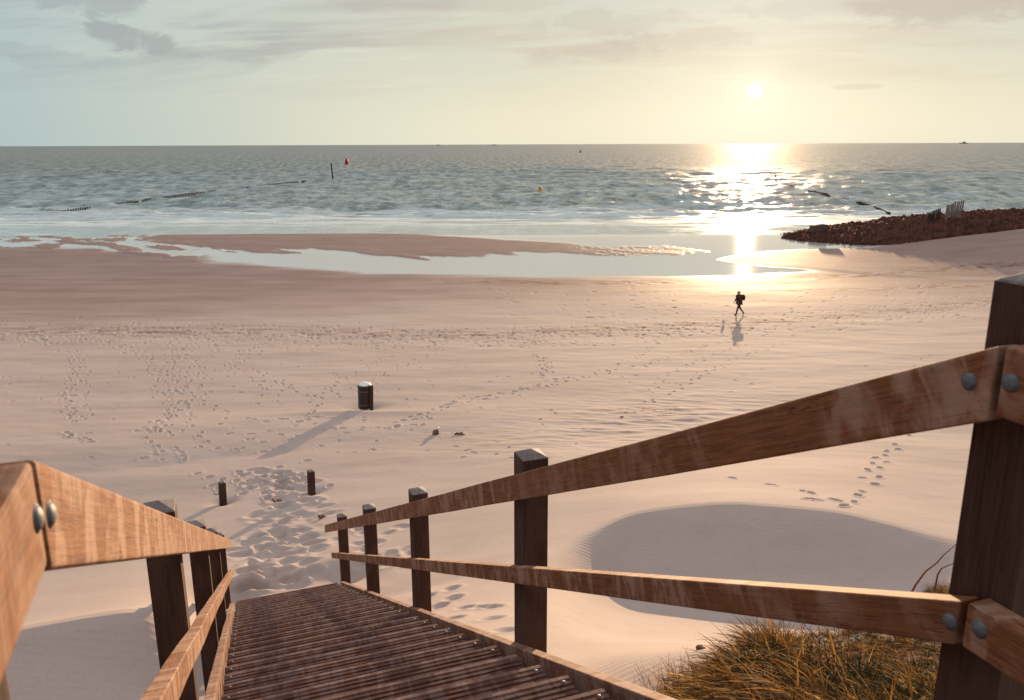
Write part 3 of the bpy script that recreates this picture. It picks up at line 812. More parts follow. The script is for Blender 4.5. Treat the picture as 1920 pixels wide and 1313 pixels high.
HT, HH, LT, LH, SH = -0.410, 0.167, -1.012, 0.113, -1.565
for side in (1, -1):
    vi = VR if side > 0 else VL
    vo = vi + side * VI
    litlab = 'left handrail board lit orange by the sun' if side < 0 else 'right handrail board with shaded mottled face'
    # sloping rails
    uend = 13.95 if side > 0 else 14.2
    o = beam('handrail', 0.008, HT - SL * 0.008, uend, HT - SL * uend, HH, vi, vo, M_RAIL, 0.008, 0.003, 3); tag(o, litlab)
    if side > 0: bolt(o, 0.063, vi, -0.507)
    else: bolt(o, 0.042, vi, -0.512)
    o2 = beam('handrail', -2.6, HT, -0.008, HT, HH - .012, vi, vo, M_RAIL, 0.010, 0.0, 3)
    bolt(o2, -0.033, vi, -0.484)
    lend = 13.05 if side > 0 else 13.3
    o = beam('lower_rail', 0.006, LT - SL * 0.006, lend, LT - SL * lend, LH, vi, vo, M_RAIL, 0.007, 0.003, 3)
    bolt(o, 0.024, vi, -1.078)
    o = beam('lower_rail', -2.6, LT + .006, -0.012, LT + .006, LH, vi, vo, M_RAIL, 0.008, 0.0, 3)
    bolt(o, -0.051, vi, -1.052)
    # stringers, in two lengths
    uj = 5.93 if side > 0 else 5.63
    ue = 11.95 if side > 0 else 11.6
    beam('stringer', 0.0, SH, uj, SH - SL * uj, 0.30, vi, vo, M_STRING, 0.006, 0.004)
    beam('stringer', uj + .006, SH - .010 - SL * uj, ue, SH - .010 - SL * ue, 0.30, vi + side * .004, vo + side * .004, M_STRING, 0.006, 0.005)
    beam('stringer', -2.6, SH, -0.006, SH, 0.30, vi, vo, M_STRING, 0.006)
    # posts
    for k in range(-1, 5):
        if k <= 0: uu, zt = (-0.07, -0.288) if side > 0 else (-0.20, -0.31)
        else: uu = 2.975 + 3.08 * (k - 1); zt = -0.331 - SL * uu
        if k < 0: uu -= 2.3
        wd = 0.16
        ln = 1.9 if k < 1 else 2.1
        bm = bmesh.new()
        q = [(0, 0), (wd, 0), (wd, -wd * side), (0, -wd * side)]
        vb = [bm.verts.new((x, y, -ln)) for x, y in q]; vt = [bm.verts.new((x, y, 0)) for x, y in q]
        ap = bm.verts.new((wd / 2, -wd * side / 2, 0.038))
        sidef = [bm.faces.new((vb[i], vb[(i + 1) % 4], vt[(i + 1) % 4], vt[i])) for i in range(4)]
        topf = [bm.faces.new((vt[i], vt[(i + 1) % 4], ap)) for i in range(4)]
        bm.faces.new(vb[::-1])
        bmesh.ops.recalc_face_normals(bm, faces=bm.faces[:])
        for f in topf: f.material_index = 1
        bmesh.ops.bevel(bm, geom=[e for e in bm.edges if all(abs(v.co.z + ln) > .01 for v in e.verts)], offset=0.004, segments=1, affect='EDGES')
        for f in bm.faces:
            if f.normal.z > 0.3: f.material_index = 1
        me = bm_mesh(bm, 'post')
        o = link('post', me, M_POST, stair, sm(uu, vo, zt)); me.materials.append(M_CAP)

# treads: two grooved boards each
def tread_mesh(rows=9, depth=0.355, length=1.72):
    bm = bmesh.new()
    prof = []; pitch = depth / rows
    for k in range(rows):
        u = k * pitch
        gap = 0.008 if k == 4 else 0.0
        prof += [(u + gap, -0.010 if k else 0.0), (u + gap + 0.004, 0.0), (u + pitch * .56, 0.0), (u + pitch * .60, -0.0085)]
        if k < rows - 1: prof += [(u + pitch * .96, -0.0085)]
    prof[-1] = (depth - .004, 0.0) if False else prof[-1]
    prof += [(depth, -0.0085), (depth, -0.045)]
    prof = [(0, -0.045)] + prof
    a = [bm.verts.new((x - depth, 0, z)) for x, z in prof]; b = [bm.verts.new((x - depth, -length, z)) for x, z in prof]
    n = len(a)
    for i in range(n):
        bm.faces.new((a[i], a[(i + 1) % n], b[(i + 1) % n], b[i]))
    bm.faces.new(a[::-1]); bm.faces.new(b)
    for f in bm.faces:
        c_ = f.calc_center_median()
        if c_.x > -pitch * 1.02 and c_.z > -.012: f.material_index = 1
    return bm_mesh(bm, 'tread')


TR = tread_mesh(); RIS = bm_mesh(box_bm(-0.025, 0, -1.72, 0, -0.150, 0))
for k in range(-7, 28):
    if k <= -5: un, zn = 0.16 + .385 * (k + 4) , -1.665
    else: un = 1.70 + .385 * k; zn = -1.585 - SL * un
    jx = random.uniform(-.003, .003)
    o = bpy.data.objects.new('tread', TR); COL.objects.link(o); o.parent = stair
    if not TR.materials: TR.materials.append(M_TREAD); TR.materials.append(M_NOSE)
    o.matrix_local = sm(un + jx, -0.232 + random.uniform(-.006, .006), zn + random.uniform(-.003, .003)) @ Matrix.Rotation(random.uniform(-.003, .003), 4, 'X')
    for vv in (-0.19, 1.445):
        for du_ in (-0.055, -0.235):
            b = bpy.data.objects.new('bolt', BOLT_S); COL.objects.link(b); b.parent = o
            b.matrix_local = Matrix.Translation((du_, -(vv + .232), 0.001)) @ Matrix.Rotation(R(90), 4, 'X')

# ---------------------------------------------------------------- litter bin and marker posts
gb = BIN.copy(); gb.z = gz(BIN.x, BIN.y) - 0.14
bn = empty('litter_bin', gb, (R(1.5), R(3.5), R(-20))); bn.scale = (1.0, 1.0, 1.22)
tag(bn, 'dark round litter bin with pale lid strapped to a short post on the sand', 'litter bin')


def lathe(prof, seg=32, ribs=0, rib_amp=0.0):
    bm = bmesh.new(); rings = []
    for r_, z in prof:
        rings.append([bm.verts.new(((r_ * (1 + rib_amp * (1 if ribs and (k % (seg // ribs)) < (seg // ribs) // 2 else 0))) * math.cos(2 * math.pi * k / seg), (r_ * (1 + rib_amp * (1 if ribs and (k % (seg // ribs)) < (seg // ribs) // 2 else 0))) * math.sin(2 * math.pi * k / seg), z)) for k in range(seg)])
    for a, b in zip(rings[:-1], rings[1:]):
        for k in range(seg): bm.faces.new((a[k], a[(k + 1) % seg], b[(k + 1) % seg], b[k]))
    bm.faces.new(rings[0][::-1]); bm.faces.new(rings[-1])
    return bm


link('body', bm_mesh(lathe([(.215, .10), (.23, .12), (.235, .50), (.24, .82)], 64, 16, .02), 'body'), M_BIN, bn)
link('rim', bm_mesh(lathe([(.250, .80), (.262, .81), (.262, .87), (.250, .88)], 48), 'rim'), M_BIN, bn)
link('lid', bm_mesh(lathe([(.245, .882), (.245, .90), (.19, .935), (.02, .95)], 48), 'lid', True), M_LID, bn)
pb = box_bm(-.055, .055, -.055, .055, -.4, .90, .006)
link('post', bm_mesh(pb, 'post'), M_POST, bn, Matrix.Translation((.325, -.02, 0)))
for z in (.25, .7): link('bracket', bm_mesh(lathe([(.243, z - .015), (.247, z - .015), (.247, z + .015), (.243, z + .015)], 40), 'bracket'), M_BOLT, bn)


def marker(P_, h, label, tilt):
    o = empty('marker_post', (P_.x, P_.y, gz(P_.x, P_.y) - .12), (R(tilt[0]), R(tilt[1]), -AZ + R(8)))
    tag(o, label, 'post', 'short square posts at the foot of the beach path')
    bm = box_bm(-.085, .085, -.085, .085, -.3, h, .006)
    link('shaft', bm_mesh(bm, 'shaft'), M_POST, o)
    bm = bmesh.new(); bmesh.ops.create_cone(bm, cap_ends=True, segments=4, radius1=.112, radius2=.075, depth=.035, matrix=Matrix.Translation((0, 0, h + .019)) @ Matrix.Rotation(R(45), 4, 'Z'))
    link('cap', bm_mesh(bm, 'cap'), M_CAP, o)
    bm = bmesh.new(); bmesh.ops.create_cone(bm, cap_ends=True, segments=8, radius1=.012, radius2=.012, depth=.14, matrix=Matrix.Translation((-.12, 0, h * .55)) @ Matrix.Rotation(R(90), 4, 'Y'))
    link('peg', bm_mesh(bm, 'peg'), M_BOLT, o)


marker(MP1, .65, 'short dark square post left of the trodden path, nearer the stair', (0, 2))
marker(MP2, .68, 'short dark square post right of the trodden path, nearer the bin', (0, 1.5))

# ---------------------------------------------------------------- the walker
def skin_mesh(chains, sub=2):
    """chains: list of lists of (point, radius[, radius2]); first chain's first vertex is the root; identical points are joined"""
    verts, rad, edges, idx = [], [], [], {}
    for ch in chains:
        prev = None
        for it in ch:
            p = tuple(round(c, 4) for c in it[0]); r1 = it[1]; r2 = it[2] if len(it) > 2 else it[1]
            if p not in idx: idx[p] = len(verts); verts.append(p); rad.append((r1, r2))
            if prev is not None and prev != idx[p]: edges.append((prev, idx[p]))
            prev = idx[p]
    me = bpy.data.meshes.new('skin'); me.from_pydata(verts, edges, [])
    o = bpy.data.objects.new('skin_tmp', me); COL.objects.link(o)
    m = o.modifiers.new('Skin', 'SKIN'); m.use_smooth_shade = True
    for i, r_ in enumerate(rad): me.skin_vertices[0].data[i].radius = r_
    me.skin_vertices[0].data[0].use_root = True
    s = o.modifiers.new('Sub', 'SUBSURF'); s.levels = sub; s.render_levels = sub
    dg = bpy.context.evaluated_depsgraph_get(); dg.update()
    res = bpy.data.meshes.new_from_object(o.evaluated_get(dg))
    bpy.data.objects.remove(o); bpy.data.meshes.remove(me)
    for p in res.polygons: p.use_smooth = True
    return res


PP = ground_at(1385, 590.5); PP.z = gz(PP.x, PP.y)
man = bpy.data.meshes.new('tmp')
# local frame: -x is the walking direction (to the left), y away, z up
hip = (0.0, 0, .93)
body = skin_mesh([
    [(hip, .135, .15), ((-.02, 0, 1.10), .13, .16), ((-.05, 0, 1.30), .125, .17), ((-.075, 0, 1.42), .09, .13), ((-.09, 0, 1.49), .055), ((-.105, 0, 1.56), .060), ((-.115, 0, 1.63), .088, .080), ((-.105, 0, 1.70), .078, .070)],
    [((-.115, 0, 1.63), .088, .080), ((-.19, 0, 1.61), .022)],
    [(hip, .135, .15), ((-.01, -.09, .86), .095), ((-.13, -.09, .48), .062), ((-.17, -.09, .30), .056), ((-.185, -.09, .085), .040), ((-.20, -.09, .05), .042), ((-.29, -.09, .030), .035)],
    [(hip, .135, .15), ((.01, .09, .86), .095), ((.08, .09, .50), .064), ((.20, .09, .32), .054), ((.335, .09, .135), .040), ((.355, .09, .085), .042), ((.275, .09, .030), .032)],
    [((-.075, 0, 1.42), .09, .13), ((-.07, -.19, 1.40), .062), ((-.05, -.24, 1.14), .048), ((-.16, -.22, .93), .038), ((-.19, -.21, .86), .030)],
    [((-.075, 0, 1.42), .09, .13), ((-.07, .19, 1.40), .062), ((-.10, .24, 1.16), .048), ((-.21, .20, .98), .038), ((-.25, .19, .92), .030)],
])
# person object: the body mesh is the top-level thing, clothing its children
person = tag(link('person', body, M_TROUSER), 'person in dark clothes with a big dark backpack walking left along the damp sand', 'person')
person.location = PP; person.rotation_euler = (0, 0, R(6)); person.scale = (1.2, 1.2, 1.0); person.data.materials.append(M_SKIN)
for p in person.data.polygons:
    c = p.center
    if c.z > 1.50 or (c.z < .93 and abs(c.y) > .165): p.material_index = 1
for (hx, hy, hz) in ((-.19, -.21, .86), (-.25, .19, .92)):
    ch = []
    for k in range(4):
        oy = (k - 1.5) * .018
        ch.append([((hx, hy, hz), .020, .03), ((hx - .015, hy + oy, hz - .06), .009), ((hx - .028, hy + oy, hz - .10 - .006 * (k in (1, 2))), .008), ((hx - .022, hy + oy, hz - .128), .007)])
    ch.append([((hx, hy, hz), .020, .03), ((hx - .035, hy + .0, hz - .035), .010), ((hx - .05, hy, hz - .07), .008)])
    link('hand', skin_mesh(ch, 1), M_SKIN, person)
link('coat', skin_mesh([
    [((0.0, 0, .98), .175, .19), ((-.02, 0, 1.12), .160, .18), ((-.05, 0, 1.30), .150, .20), ((-.07, 0, 1.42), .115, .16), ((-.085, 0, 1.48), .075, .08)],
    [((0.0, 0, .98), .175, .19), ((-.01, 0, .84), .185, .20), ((-.01, 0, .74), .19, .205)],
    [((-.07, 0, 1.42), .115, .16), ((-.07, -.20, 1.39), .078), ((-.05, -.245, 1.14), .064), ((-.15, -.225, .95), .052)],
    [((-.07, 0, 1.42), .115, .16), ((-.07, .20, 1.39), .078), ((-.10, .245, 1.16), .064), ((-.20, .205, 1.0), .052)]]), M_COAT, person)
link('hair', skin_mesh([[((-.095, 0, 1.66), .088, .084), ((-.085, 0, 1.71), .084, .078), ((-.075, 0, 1.735), .05)], [((-.095, 0, 1.66), .088, .084), ((-.05, 0, 1.60), .06)]]), M_HAIR, person)
for s in (-1, 1):
    fx = -.20 if s < 0 else .345
    if s < 0: link('boot', skin_mesh([[((-.185, -.09, .16), .052), ((-.19, -.09, .07), .056), ((-.27, -.09, .045), .046), ((-.33, -.09, .038), .034)]]), M_BOOT, person)
    else: link('boot', skin_mesh([[((.30, .09, .20), .050), ((.345, .09, .115), .056), ((.30, .09, .055), .046), ((.262, .09, .036), .036)]]), M_BOOT, person)
pk = link('backpack', skin_mesh([[((.17, 0, 1.06), .10, .14), ((.19, 0, 1.18), .145, .17), ((.185, 0, 1.32), .15, .175), ((.16, 0, 1.44), .11, .15), ((.14, 0, 1.50), .07, .10)], [((.19, 0, 1.18), .145, .17), ((.29, 0, 1.17), .07, .11)]]), M_PACK, person)
for s in (-1, 1):
    link('strap', skin_mesh([[((.10, s * .10, 1.47), .018, .03), ((-.06, s * .12, 1.53), .018, .03), ((-.185, s * .12, 1.40), .016, .03), ((-.175, s * .12, 1.22), .016, .03), ((-.03, s * .17, 1.10), .014, .02)]], 1), M_PACK, pk)

# the small white dog beside the walker
DP = ground_at(1356, 609.5); DP.z = gz(DP.x, DP.y)
dog = link('dog', skin_mesh([
    [((0.02, .16, .25), .075), ((.0, .05, .25), .085), ((0, -.07, .26), .09), ((0, -.14, .31), .06), ((.01, -.19, .38), .058), ((.02, -.25, .365), .030), ((.02, -.28, .36), .022)],
    [((0.02, .16, .25), .075), ((.02, .22, .31), .02), ((.03, .24, .40), .016)],
    [((0.02, .16, .25), .075), ((-.05, .15, .19), .040), ((-.05, .11, .13), .028), ((-.05, .155, .08), .018), ((-.05, .14, .02), .018), ((-.05, .11, .014), .018)],
    [((0.02, .16, .25), .075), ((.06, .15, .19), .040), ((.06, .11, .13), .028), ((.06, .155, .08), .018), ((.06, .14, .02), .018), ((.06, .11, .014), .018)],
    [((0, -.07, .26), .09), ((-.05, -.09, .18), .034), ((-.05, -.08, .10), .020), ((-.05, -.09, .02), .018), ((-.05, -.12, .014), .018)],
    [((0, -.07, .26), .09), ((.05, -.09, .18), .034), ((.05, -.08, .10), .020), ((.05, -.09, .02), .018), ((.05, -.12, .014), .018)],
    [((.01, -.19, .38), .058), ((-.03, -.17, .44), .018), ((-.045, -.16, .46), .010)],
    [((.01, -.19, .38), .058), ((.05, -.17, .44), .018), ((.065, -.16, .46), .010)]]), M_FUR)
dog.location = DP; dog.rotation_euler = (0, 0, R(-25)); tag(dog, 'small white dog on the sand just left of the walking person', 'dog')

# ---------------------------------------------------------------- litter on the sand
def bits(name, label, cat, px, py, rad, mat, hh=0.06, pale=False):
    P_ = ground_at(px, py); bm = bmesh.new(); r_ = random.Random(px)
    for k in range(5):
        m = Matrix.Translation((r_.uniform(-rad, rad), r_.uniform(-rad, rad) * .5, hh * .3)) @ Matrix.Rotation(r_.uniform(0, 3), 4, 'Z') @ Matrix.Rotation(r_.uniform(-.6, .6), 4, 'Y')
        bmesh.ops.create_icosphere(bm, subdivisions=2, radius=1, matrix=m @ Matrix.Diagonal((rad * r_.uniform(.5, 1), hh * .5, hh * r_.uniform(.4, .9), 1)))
    for v in bm.verts: v.co += Vector([r_.gauss(0, .1) for _ in range(3)]) * hh * .5
    o = link(name, bm_mesh(bm, name), mat); o.location = (P_.x, P_.y, gz(P_.x, P_.y)); tag(o, label, cat)
    return o


o = bits('driftwood_piece', 'upright reddish lump of driftwood with a pale tip on the open sand', 'driftwood', 820, 815, .10, M_DRIFT, .20)
bm = bmesh.new(); bmesh.ops.create_icosphere(bm, subdivisions=2, radius=.055); link('pale_tip', bm_mesh(bm, 'tip', True), M_SHELL, o, Matrix.Translation((.03, 0, .22)))
bits('driftwood_piece', 'flat reddish scrap of driftwood right of the lump with a pale tip', 'driftwood', 862, 816, .13, M_DRIFT, .08)
bits('seaweed_clump', 'small dark seaweed clump below the band of pebbles', 'seaweed', 1166, 783, .05, M_DRIFT, .05)
bits('seaweed_clump', 'dark clump of seaweed beside the foot of the right post', 'seaweed', 604, 971, .08, M_DRIFT, .06)
bits('seaweed_clump', 'low dark clump of seaweed between the two short posts', 'seaweed', 518, 941, .10, M_DRIFT, .06)
bits('seaweed_clump', 'small brown tangle of seaweed on the sand above the grass', 'seaweed', 1316, 1217, .02, M_DRIFT, .025)

# ---------------------------------------------------------------- stone groyne
CR = [at(1466, 444, 119), at(1500, 437, 119.5), at(1540, 428, 121), at(1580, 420, 122), at(1620, 412, 123), at(1680, 405, 123.5), at(1740, 400.5, 123), at(1800, 397.5, 122), at(1860, 394.5, 121), at(1930, 391.5, 120), at(2050, 386, 118), at(2300, 378, 114)]
TO = [atz(*p) for p in [(1462, 447, .05), (1500, 453.5, .05), (1545, 457, .08), (1590, 460, .1), (1640, 461, .15), (1690, 458, .35), (1740, 448.5, .8), (1800, 438, 1.4), (1860, 431.5, 1.8), (1930, 425.5, 2.1), (2050, 415, 2.3), (2300, 400, 2.4)]]
ns, nt = 520, 64
cr = np.array([tuple(p) for p in CR]); to = np.array([tuple(p) for p in TO])
tt = np.linspace(0, len(CR) - 1, ns)
def itp(a): return np.stack([np.interp(tt, np.arange(len(a)), a[:, k]) for k in range(3)], 1)
c3 = itp(cr); t3 = itp(to); c3[:, 2] -= np.interp(tt, [0, 2, 4, 6, 8, 11], [.1, .55, .75, .55, .45, .4])
back = c3 + (c3 - t3) * 0.3; flat = c3 + np.stack([np.zeros(ns), np.full(ns, 3.0), np.zeros(ns)], 1) * np.minimum(1, tt / 3)[:, None]
sea_s = flat + np.stack([np.zeros(ns), np.full(ns, 6.0), -np.maximum(c3[:, 2], 0.5) * 1.5], 1)
toe2 = t3 + np.stack([np.zeros(ns), np.full(ns, -0.8), np.full(ns, -0.7)], 1)
keys = [0, .06, .62, .78, 1.0]; arr = [toe2, t3, c3, flat, sea_s]
V3 = np.zeros((ns, nt, 3)); q = np.linspace(0, 1, nt)
for k in range(3):
    st_ = np.stack([a[:, k] for a in arr], 1)
    for i in range(ns): V3[i, :, k] = np.interp(q, keys, st_[i])
X_, Y_, Z_ = V3[..., 0], V3[..., 1], V3[..., 2]
# rubble relief: cell noise on a jittered lattice
def cells(x, y, seed):
    r_ = np.random.default_rng(seed); n = 128; jx = r_.random((n, n)); jy = r_.random((n, n)); hh = r_.random((n, n))
    xi = np.floor(x).astype(int); yi = np.floor(y).astype(int); best = np.full(x.shape, 9.0); hb = np.zeros(x.shape); sec = np.full(x.shape, 9.0)
    for a in (-1, 0, 1):
        for b in (-1, 0, 1):
            cx_ = xi + a; cy_ = yi + b; m1 = cx_ % n; m2 = cy_ % n
            dd = np.hypot(cx_ + jx[m1, m2] - x, cy_ + jy[m1, m2] - y); nb = dd < best
            sec = np.where(nb, best, np.minimum(sec, dd)); best = np.where(nb, dd, best); hb = np.where(nb, hh[m1, m2], hb)
    return best, sec, hb
run = np.linspace(0, 1, ns)[:, None] * np.ones((1, nt)) * 150; acr = np.ones((ns, 1)) * q[None, :] * 26
b1, s1, h1 = cells(run / 1.7, acr / 1.5, 5); b2, s2, h2 = cells(run / .7, acr / .7, 6)
Z_ += (np.clip((s1 - b1) * 2.2, 0, 1) * .32 + h1 * .42 - .3 + .14 * np.clip((s2 - b2) * 2.2, 0, 1) * h2) * sstep(q, 0.0, 0.06)[None, :] * np.minimum(1, tt[:, None] * 2 + .25)
Y_ += (h1 - .5) * .3
gro = tag(link('stone_groyne', grid_mesh('groyne', V3.reshape(-1, 3), ns, nt, smooth=False), M_STONE), 'long low groyne of dark red-brown rubble stone running out from the right', 'groyne')
P_ = at(1535, 427.5, 120.3)
bm = box_bm(-1.15, 1.15, -.6, .6, -.6, .42, .05); 
for v in bm.verts: v.co += Vector([random.gauss(0, .03) for _ in range(3)])
blk = tag(link('concrete_block', bm_mesh(bm, 'block'), M_CONC), 'square dark block standing on the seaward end of the stone groyne', 'block'); blk.location = P_; blk.rotation_euler = (0, R(-4), R(12))

ORD = ['leftmost', 'second from left', 'third from left', 'fourth from left', 'fifth from left', 'sixth from left', 'seventh from left', 'rightmost']
# piles ------------------------------------------------------------------
def pile_mesh(r_, h, below, seed, sq=False):
    rr = random.Random(seed); seg = 8
    pr = [(r_ * .98, -below), (r_, 0), (r_ * .97, h * .6), (r_ * .95, h - .04), (r_ * .80, h)]
    bm = lathe(pr, seg)
    for v in bm.verts: v.co += Vector((rr.gauss(0, r_ * .05), rr.gauss(0, r_ * .05), rr.gauss(0, .03) if v.co.z > h - .1 else 0))
    me = bm_mesh(bm, 'pile'); me.materials.append(M_PILE); return me


PM = {}
def pile(P_, r_, h, label, group, below=1.0, name='timber_pile', mat=None):
    key = (round(r_, 2), round(h, 1), below, mat.name if mat else '')
    if key not in PM:
        PM[key] = pile_mesh(r_, h, below, len(PM))
        if mat: PM[key].materials[0] = mat
    o = bpy.data.objects.new(name, PM[key]); COL.objects.link(o); o.location = P_
    o.rotation_euler = (random.gauss(0, .03), random.gauss(0, .03), random.random() * 6)
    return tag(o, label, 'pile', group)


for k in range(8):
    f = k / 7; px = 1741 + 21 * f; top = 400 - 9 * f ** .8; P_ = at(px, 402, 119.5); hpx = 402 - top
    pile(P_, .10, hpx / F_PX * 121 / 1.0, ORD[k] + ' dark pile in the low stepped row on the stone groyne', 'low stepped row of piles on the groyne', .9)
for k in range(5):
    f = k / 4; P_ = at(1774.5 + 12 * f, 397.5, 119.5); pile(P_, .10, (13 + 2.5 * f) / F_PX * 121, (ORD[k] if k < 4 else 'rightmost') + ' pale pile in the middle cluster on the stone groyne', 'middle cluster of upright piles on the groyne', .9, mat=M_PALE)
for k in range(5):
    f = k / 4; P_ = at(1790.5 + 13 * f, 395.5, 119.2); pile(P_, .105, (16.5 + 2.5 * f) / F_PX * 121, (ORD[k] if k < 4 else 'rightmost') + ' tall pale pile in the right hand cluster on the stone groyne', 'tall right hand cluster of piles on the groyne', .9, mat=M_PALE)
# lines of worn piles running out through the water
la = [(78, 402), (130, 396), (235, 382), (290, 373), (380, 362), (470, 351), (600, 337)]
La = [atz(a, b, 0) for a, b in la]
def along(Lp, n):
    seg = [(b - a).length for a, b in zip(Lp[:-1], Lp[1:])]; T = sum(seg); outp = []
    for i in range(n):
        s = T * i / (n - 1)
        for k, sl in enumerate(seg):
            if s <= sl + 1e-6 or k == len(seg) - 1: outp.append(Lp[k].lerp(Lp[k + 1], min(1, s / sl))); break
            s -= sl
    return outp
pts = along(La, 190)
for i, p in enumerate(pts):
    q_ = pnoise(np.array([i / 13.0]), np.array([2.5]), 9)[0]
    if q_ < -0.22: continue
    p.z = 0; pile(p, .16, .30 + .25 * q_ + random.uniform(-.08, .08), 'worn timber pile just showing above the sea in the long line at the left', 'line of worn piles in the sea at the left')
Lb = [atz(a, b, 0) for a, b in [(1478, 348), (1497, 354), (1520, 360), (1560, 369), (1600, 379), (1640, 390), (1668, 402)]]
pts = along(Lb, 120)
for i, p in enumerate(pts):
    q_ = pnoise(np.array([i / 9.0]), np.array([7.5]), 19)[0]
    if q_ < -0.20: continue
    pile(p, .17, .36 + .3 * q_ + random.uniform(-.08, .08), 'worn timber pile just showing above the sea in the line off the stone groyne', 'line of worn piles in the sea off the groyne')

# tall pole, marker, buoys ----------------------------------------------------
P_ = atz(624, 335.5, 0); o = empty('tall_sea_pole', P_, (0, R(-2.5), 0)); tag(o, 'tall dark pole standing in the sea at the end of the left line of piles', 'pole')
link('pole', bm_mesh(lathe([(.30, -2), (.30, 3), (.26, 6.0)], 12), 'pole'), M_PILE, o)
link('top_cap', bm_mesh(lathe([(.34, 5.9), (.34, 6.2), (.1, 6.35)], 12), 'top_cap'), M_DARKP, o)
P_ = atz(1453, 340.5, 0); o = empty('beacon_pole', P_, (0, R(2), 0)); tag(o, 'thin reddish beacon pole with a top mark in the sun glitter right of centre', 'pole')
link('pole', bm_mesh(lathe([(.16, -2), (.16, 2.0), (.14, 2.4)], 10), 'pole'), M_PILE, o)
link('top_mark', bm_mesh(lathe([(.05, 1.3), (.42, 1.5), (.42, 2.2), (.05, 2.6)], 12), 'top_mark'), M_RED, o)


def buoy(px, py, hpx, label, mat, kind):
    P_ = atz(px, py, 0); s = hpx / F_PX * P_.y
    o = empty('buoy', P_, (R(3), R(4), 0)); o.scale = (s, s, s); tag(o, label, 'buoy')
    if kind == 'tall':
        link('float', bm_mesh(lathe([(.16, -.1), (.30, -.05), (.32, .18), (.26, .24)], 20), 'float'), mat, o)
        link('body', bm_mesh(lathe([(.24, .24), (.26, .60), (.16, .86), (.05, 1.0)], 20), 'body', True), mat, o)
    else:
        link('float', bm_mesh(lathe([(.30, -.2), (.50, -.1), (.52, .18), (.40, .30), (.2, .36)], 20), 'float', True), mat, o)
        link('top_mark', bm_mesh(lathe([(.2, .36), (.30, .50), (.30, .85), (.16, 1.0)], 16), 'top_mark', True), mat, o)


buoy(650, 308.5, 11.5, 'bright red buoy far out just right of the tall pole', M_RED, 'tall')
buoy(1012.5, 359, 9, 'small yellow buoy on the water near the middle', M_YELLOW, 'round')
buoy(1088, 286.5, 5, 'tiny dark yellow buoy far out close to the horizon', M_DARKP, 'tall')
# ships on the horizon
for (px, wpx, h, lab) in [(1807, 15, 3.2, 'low ship silhouette on the horizon at the far right'), (822, 9, 1.8, 'faint small ship on the horizon above the middle beach'), (926, 12, 1.6, 'faint long ship on the horizon between the yellow buoy and the tall pole')]:
    P_ = atz(960, 275, 0); dist = 11000.0; v = dirv(px, 268); P_ = Vector((v.x / v.y * dist, dist, 0)); sc = dist / F_PX
    L = wpx * sc; Hh = h * sc
    o = empty('ship', P_); tag(o, lab, 'ship')
    bm = box_bm(-L / 2, L / 2, -12, 12, -3, Hh * .45)
    for vv in bm.verts:
        if vv.co.z < 0: vv.co.x *= .86
    link('hull', bm_mesh(bm, 'hull'), M_SHIP, o)
    link('superstructure', bm_mesh(box_bm(-L * .10, L * .16, -9, 9, Hh * .45, Hh), 'superstructure'), M_SHIP, o)
    link('mast', bm_mesh(box_bm(-1.2, 1.2, -1, 1, Hh, Hh * 1.35), 'mast'), M_SHIP, o)

# ---------------------------------------------------------------- marram grass
def grass_mat(name, c_dark, c_light, trans=0.45):
    m = bpy.data.materials.new(name); m.use_nodes = True; t = NT(m.node_tree); t.n.clear()
    at_ = t.node('ShaderNodeAttribute', attribute_name='tone').outputs['Fac']
    c = t.mix(at_, c_dark, c_light)
    df = t.node('ShaderNodeBsdfPrincipled'); t.inp(df.inputs['Base Color'], c); df.inputs['Roughness'].default_value = .75; df.inputs['Specular IOR Level'].default_value = .15
    tl = t.node('ShaderNodeBsdfTranslucent'); t.inp(tl.inputs[0], c)
    mx = t.node('ShaderNodeMixShader'); mx.inputs[0].default_value = trans; t.l.new(df.outputs[0], mx.inputs[1]); t.l.new(tl.outputs[0], mx.inputs[2])
    o = t.node('ShaderNodeOutputMaterial'); t.l.new(mx.outputs[0], o.inputs[0])
    return m


M_GRASS = grass_mat('marram_blades', (0.024, 0.009, 0.003), (0.66, 0.33, 0.07), .4)
M_STRAW = grass_mat('sunlit_straw_blades', (0.55, 0.32, 0.10), (0.85, 0.60, 0.25), .55)  # straw paled so its colour carries the sunlit streaks in the grass
M_GREEN = grass_mat('green_undergrowth', (0.008, 0.011, 0.004), (0.034, 0.034, 0.009), .25)


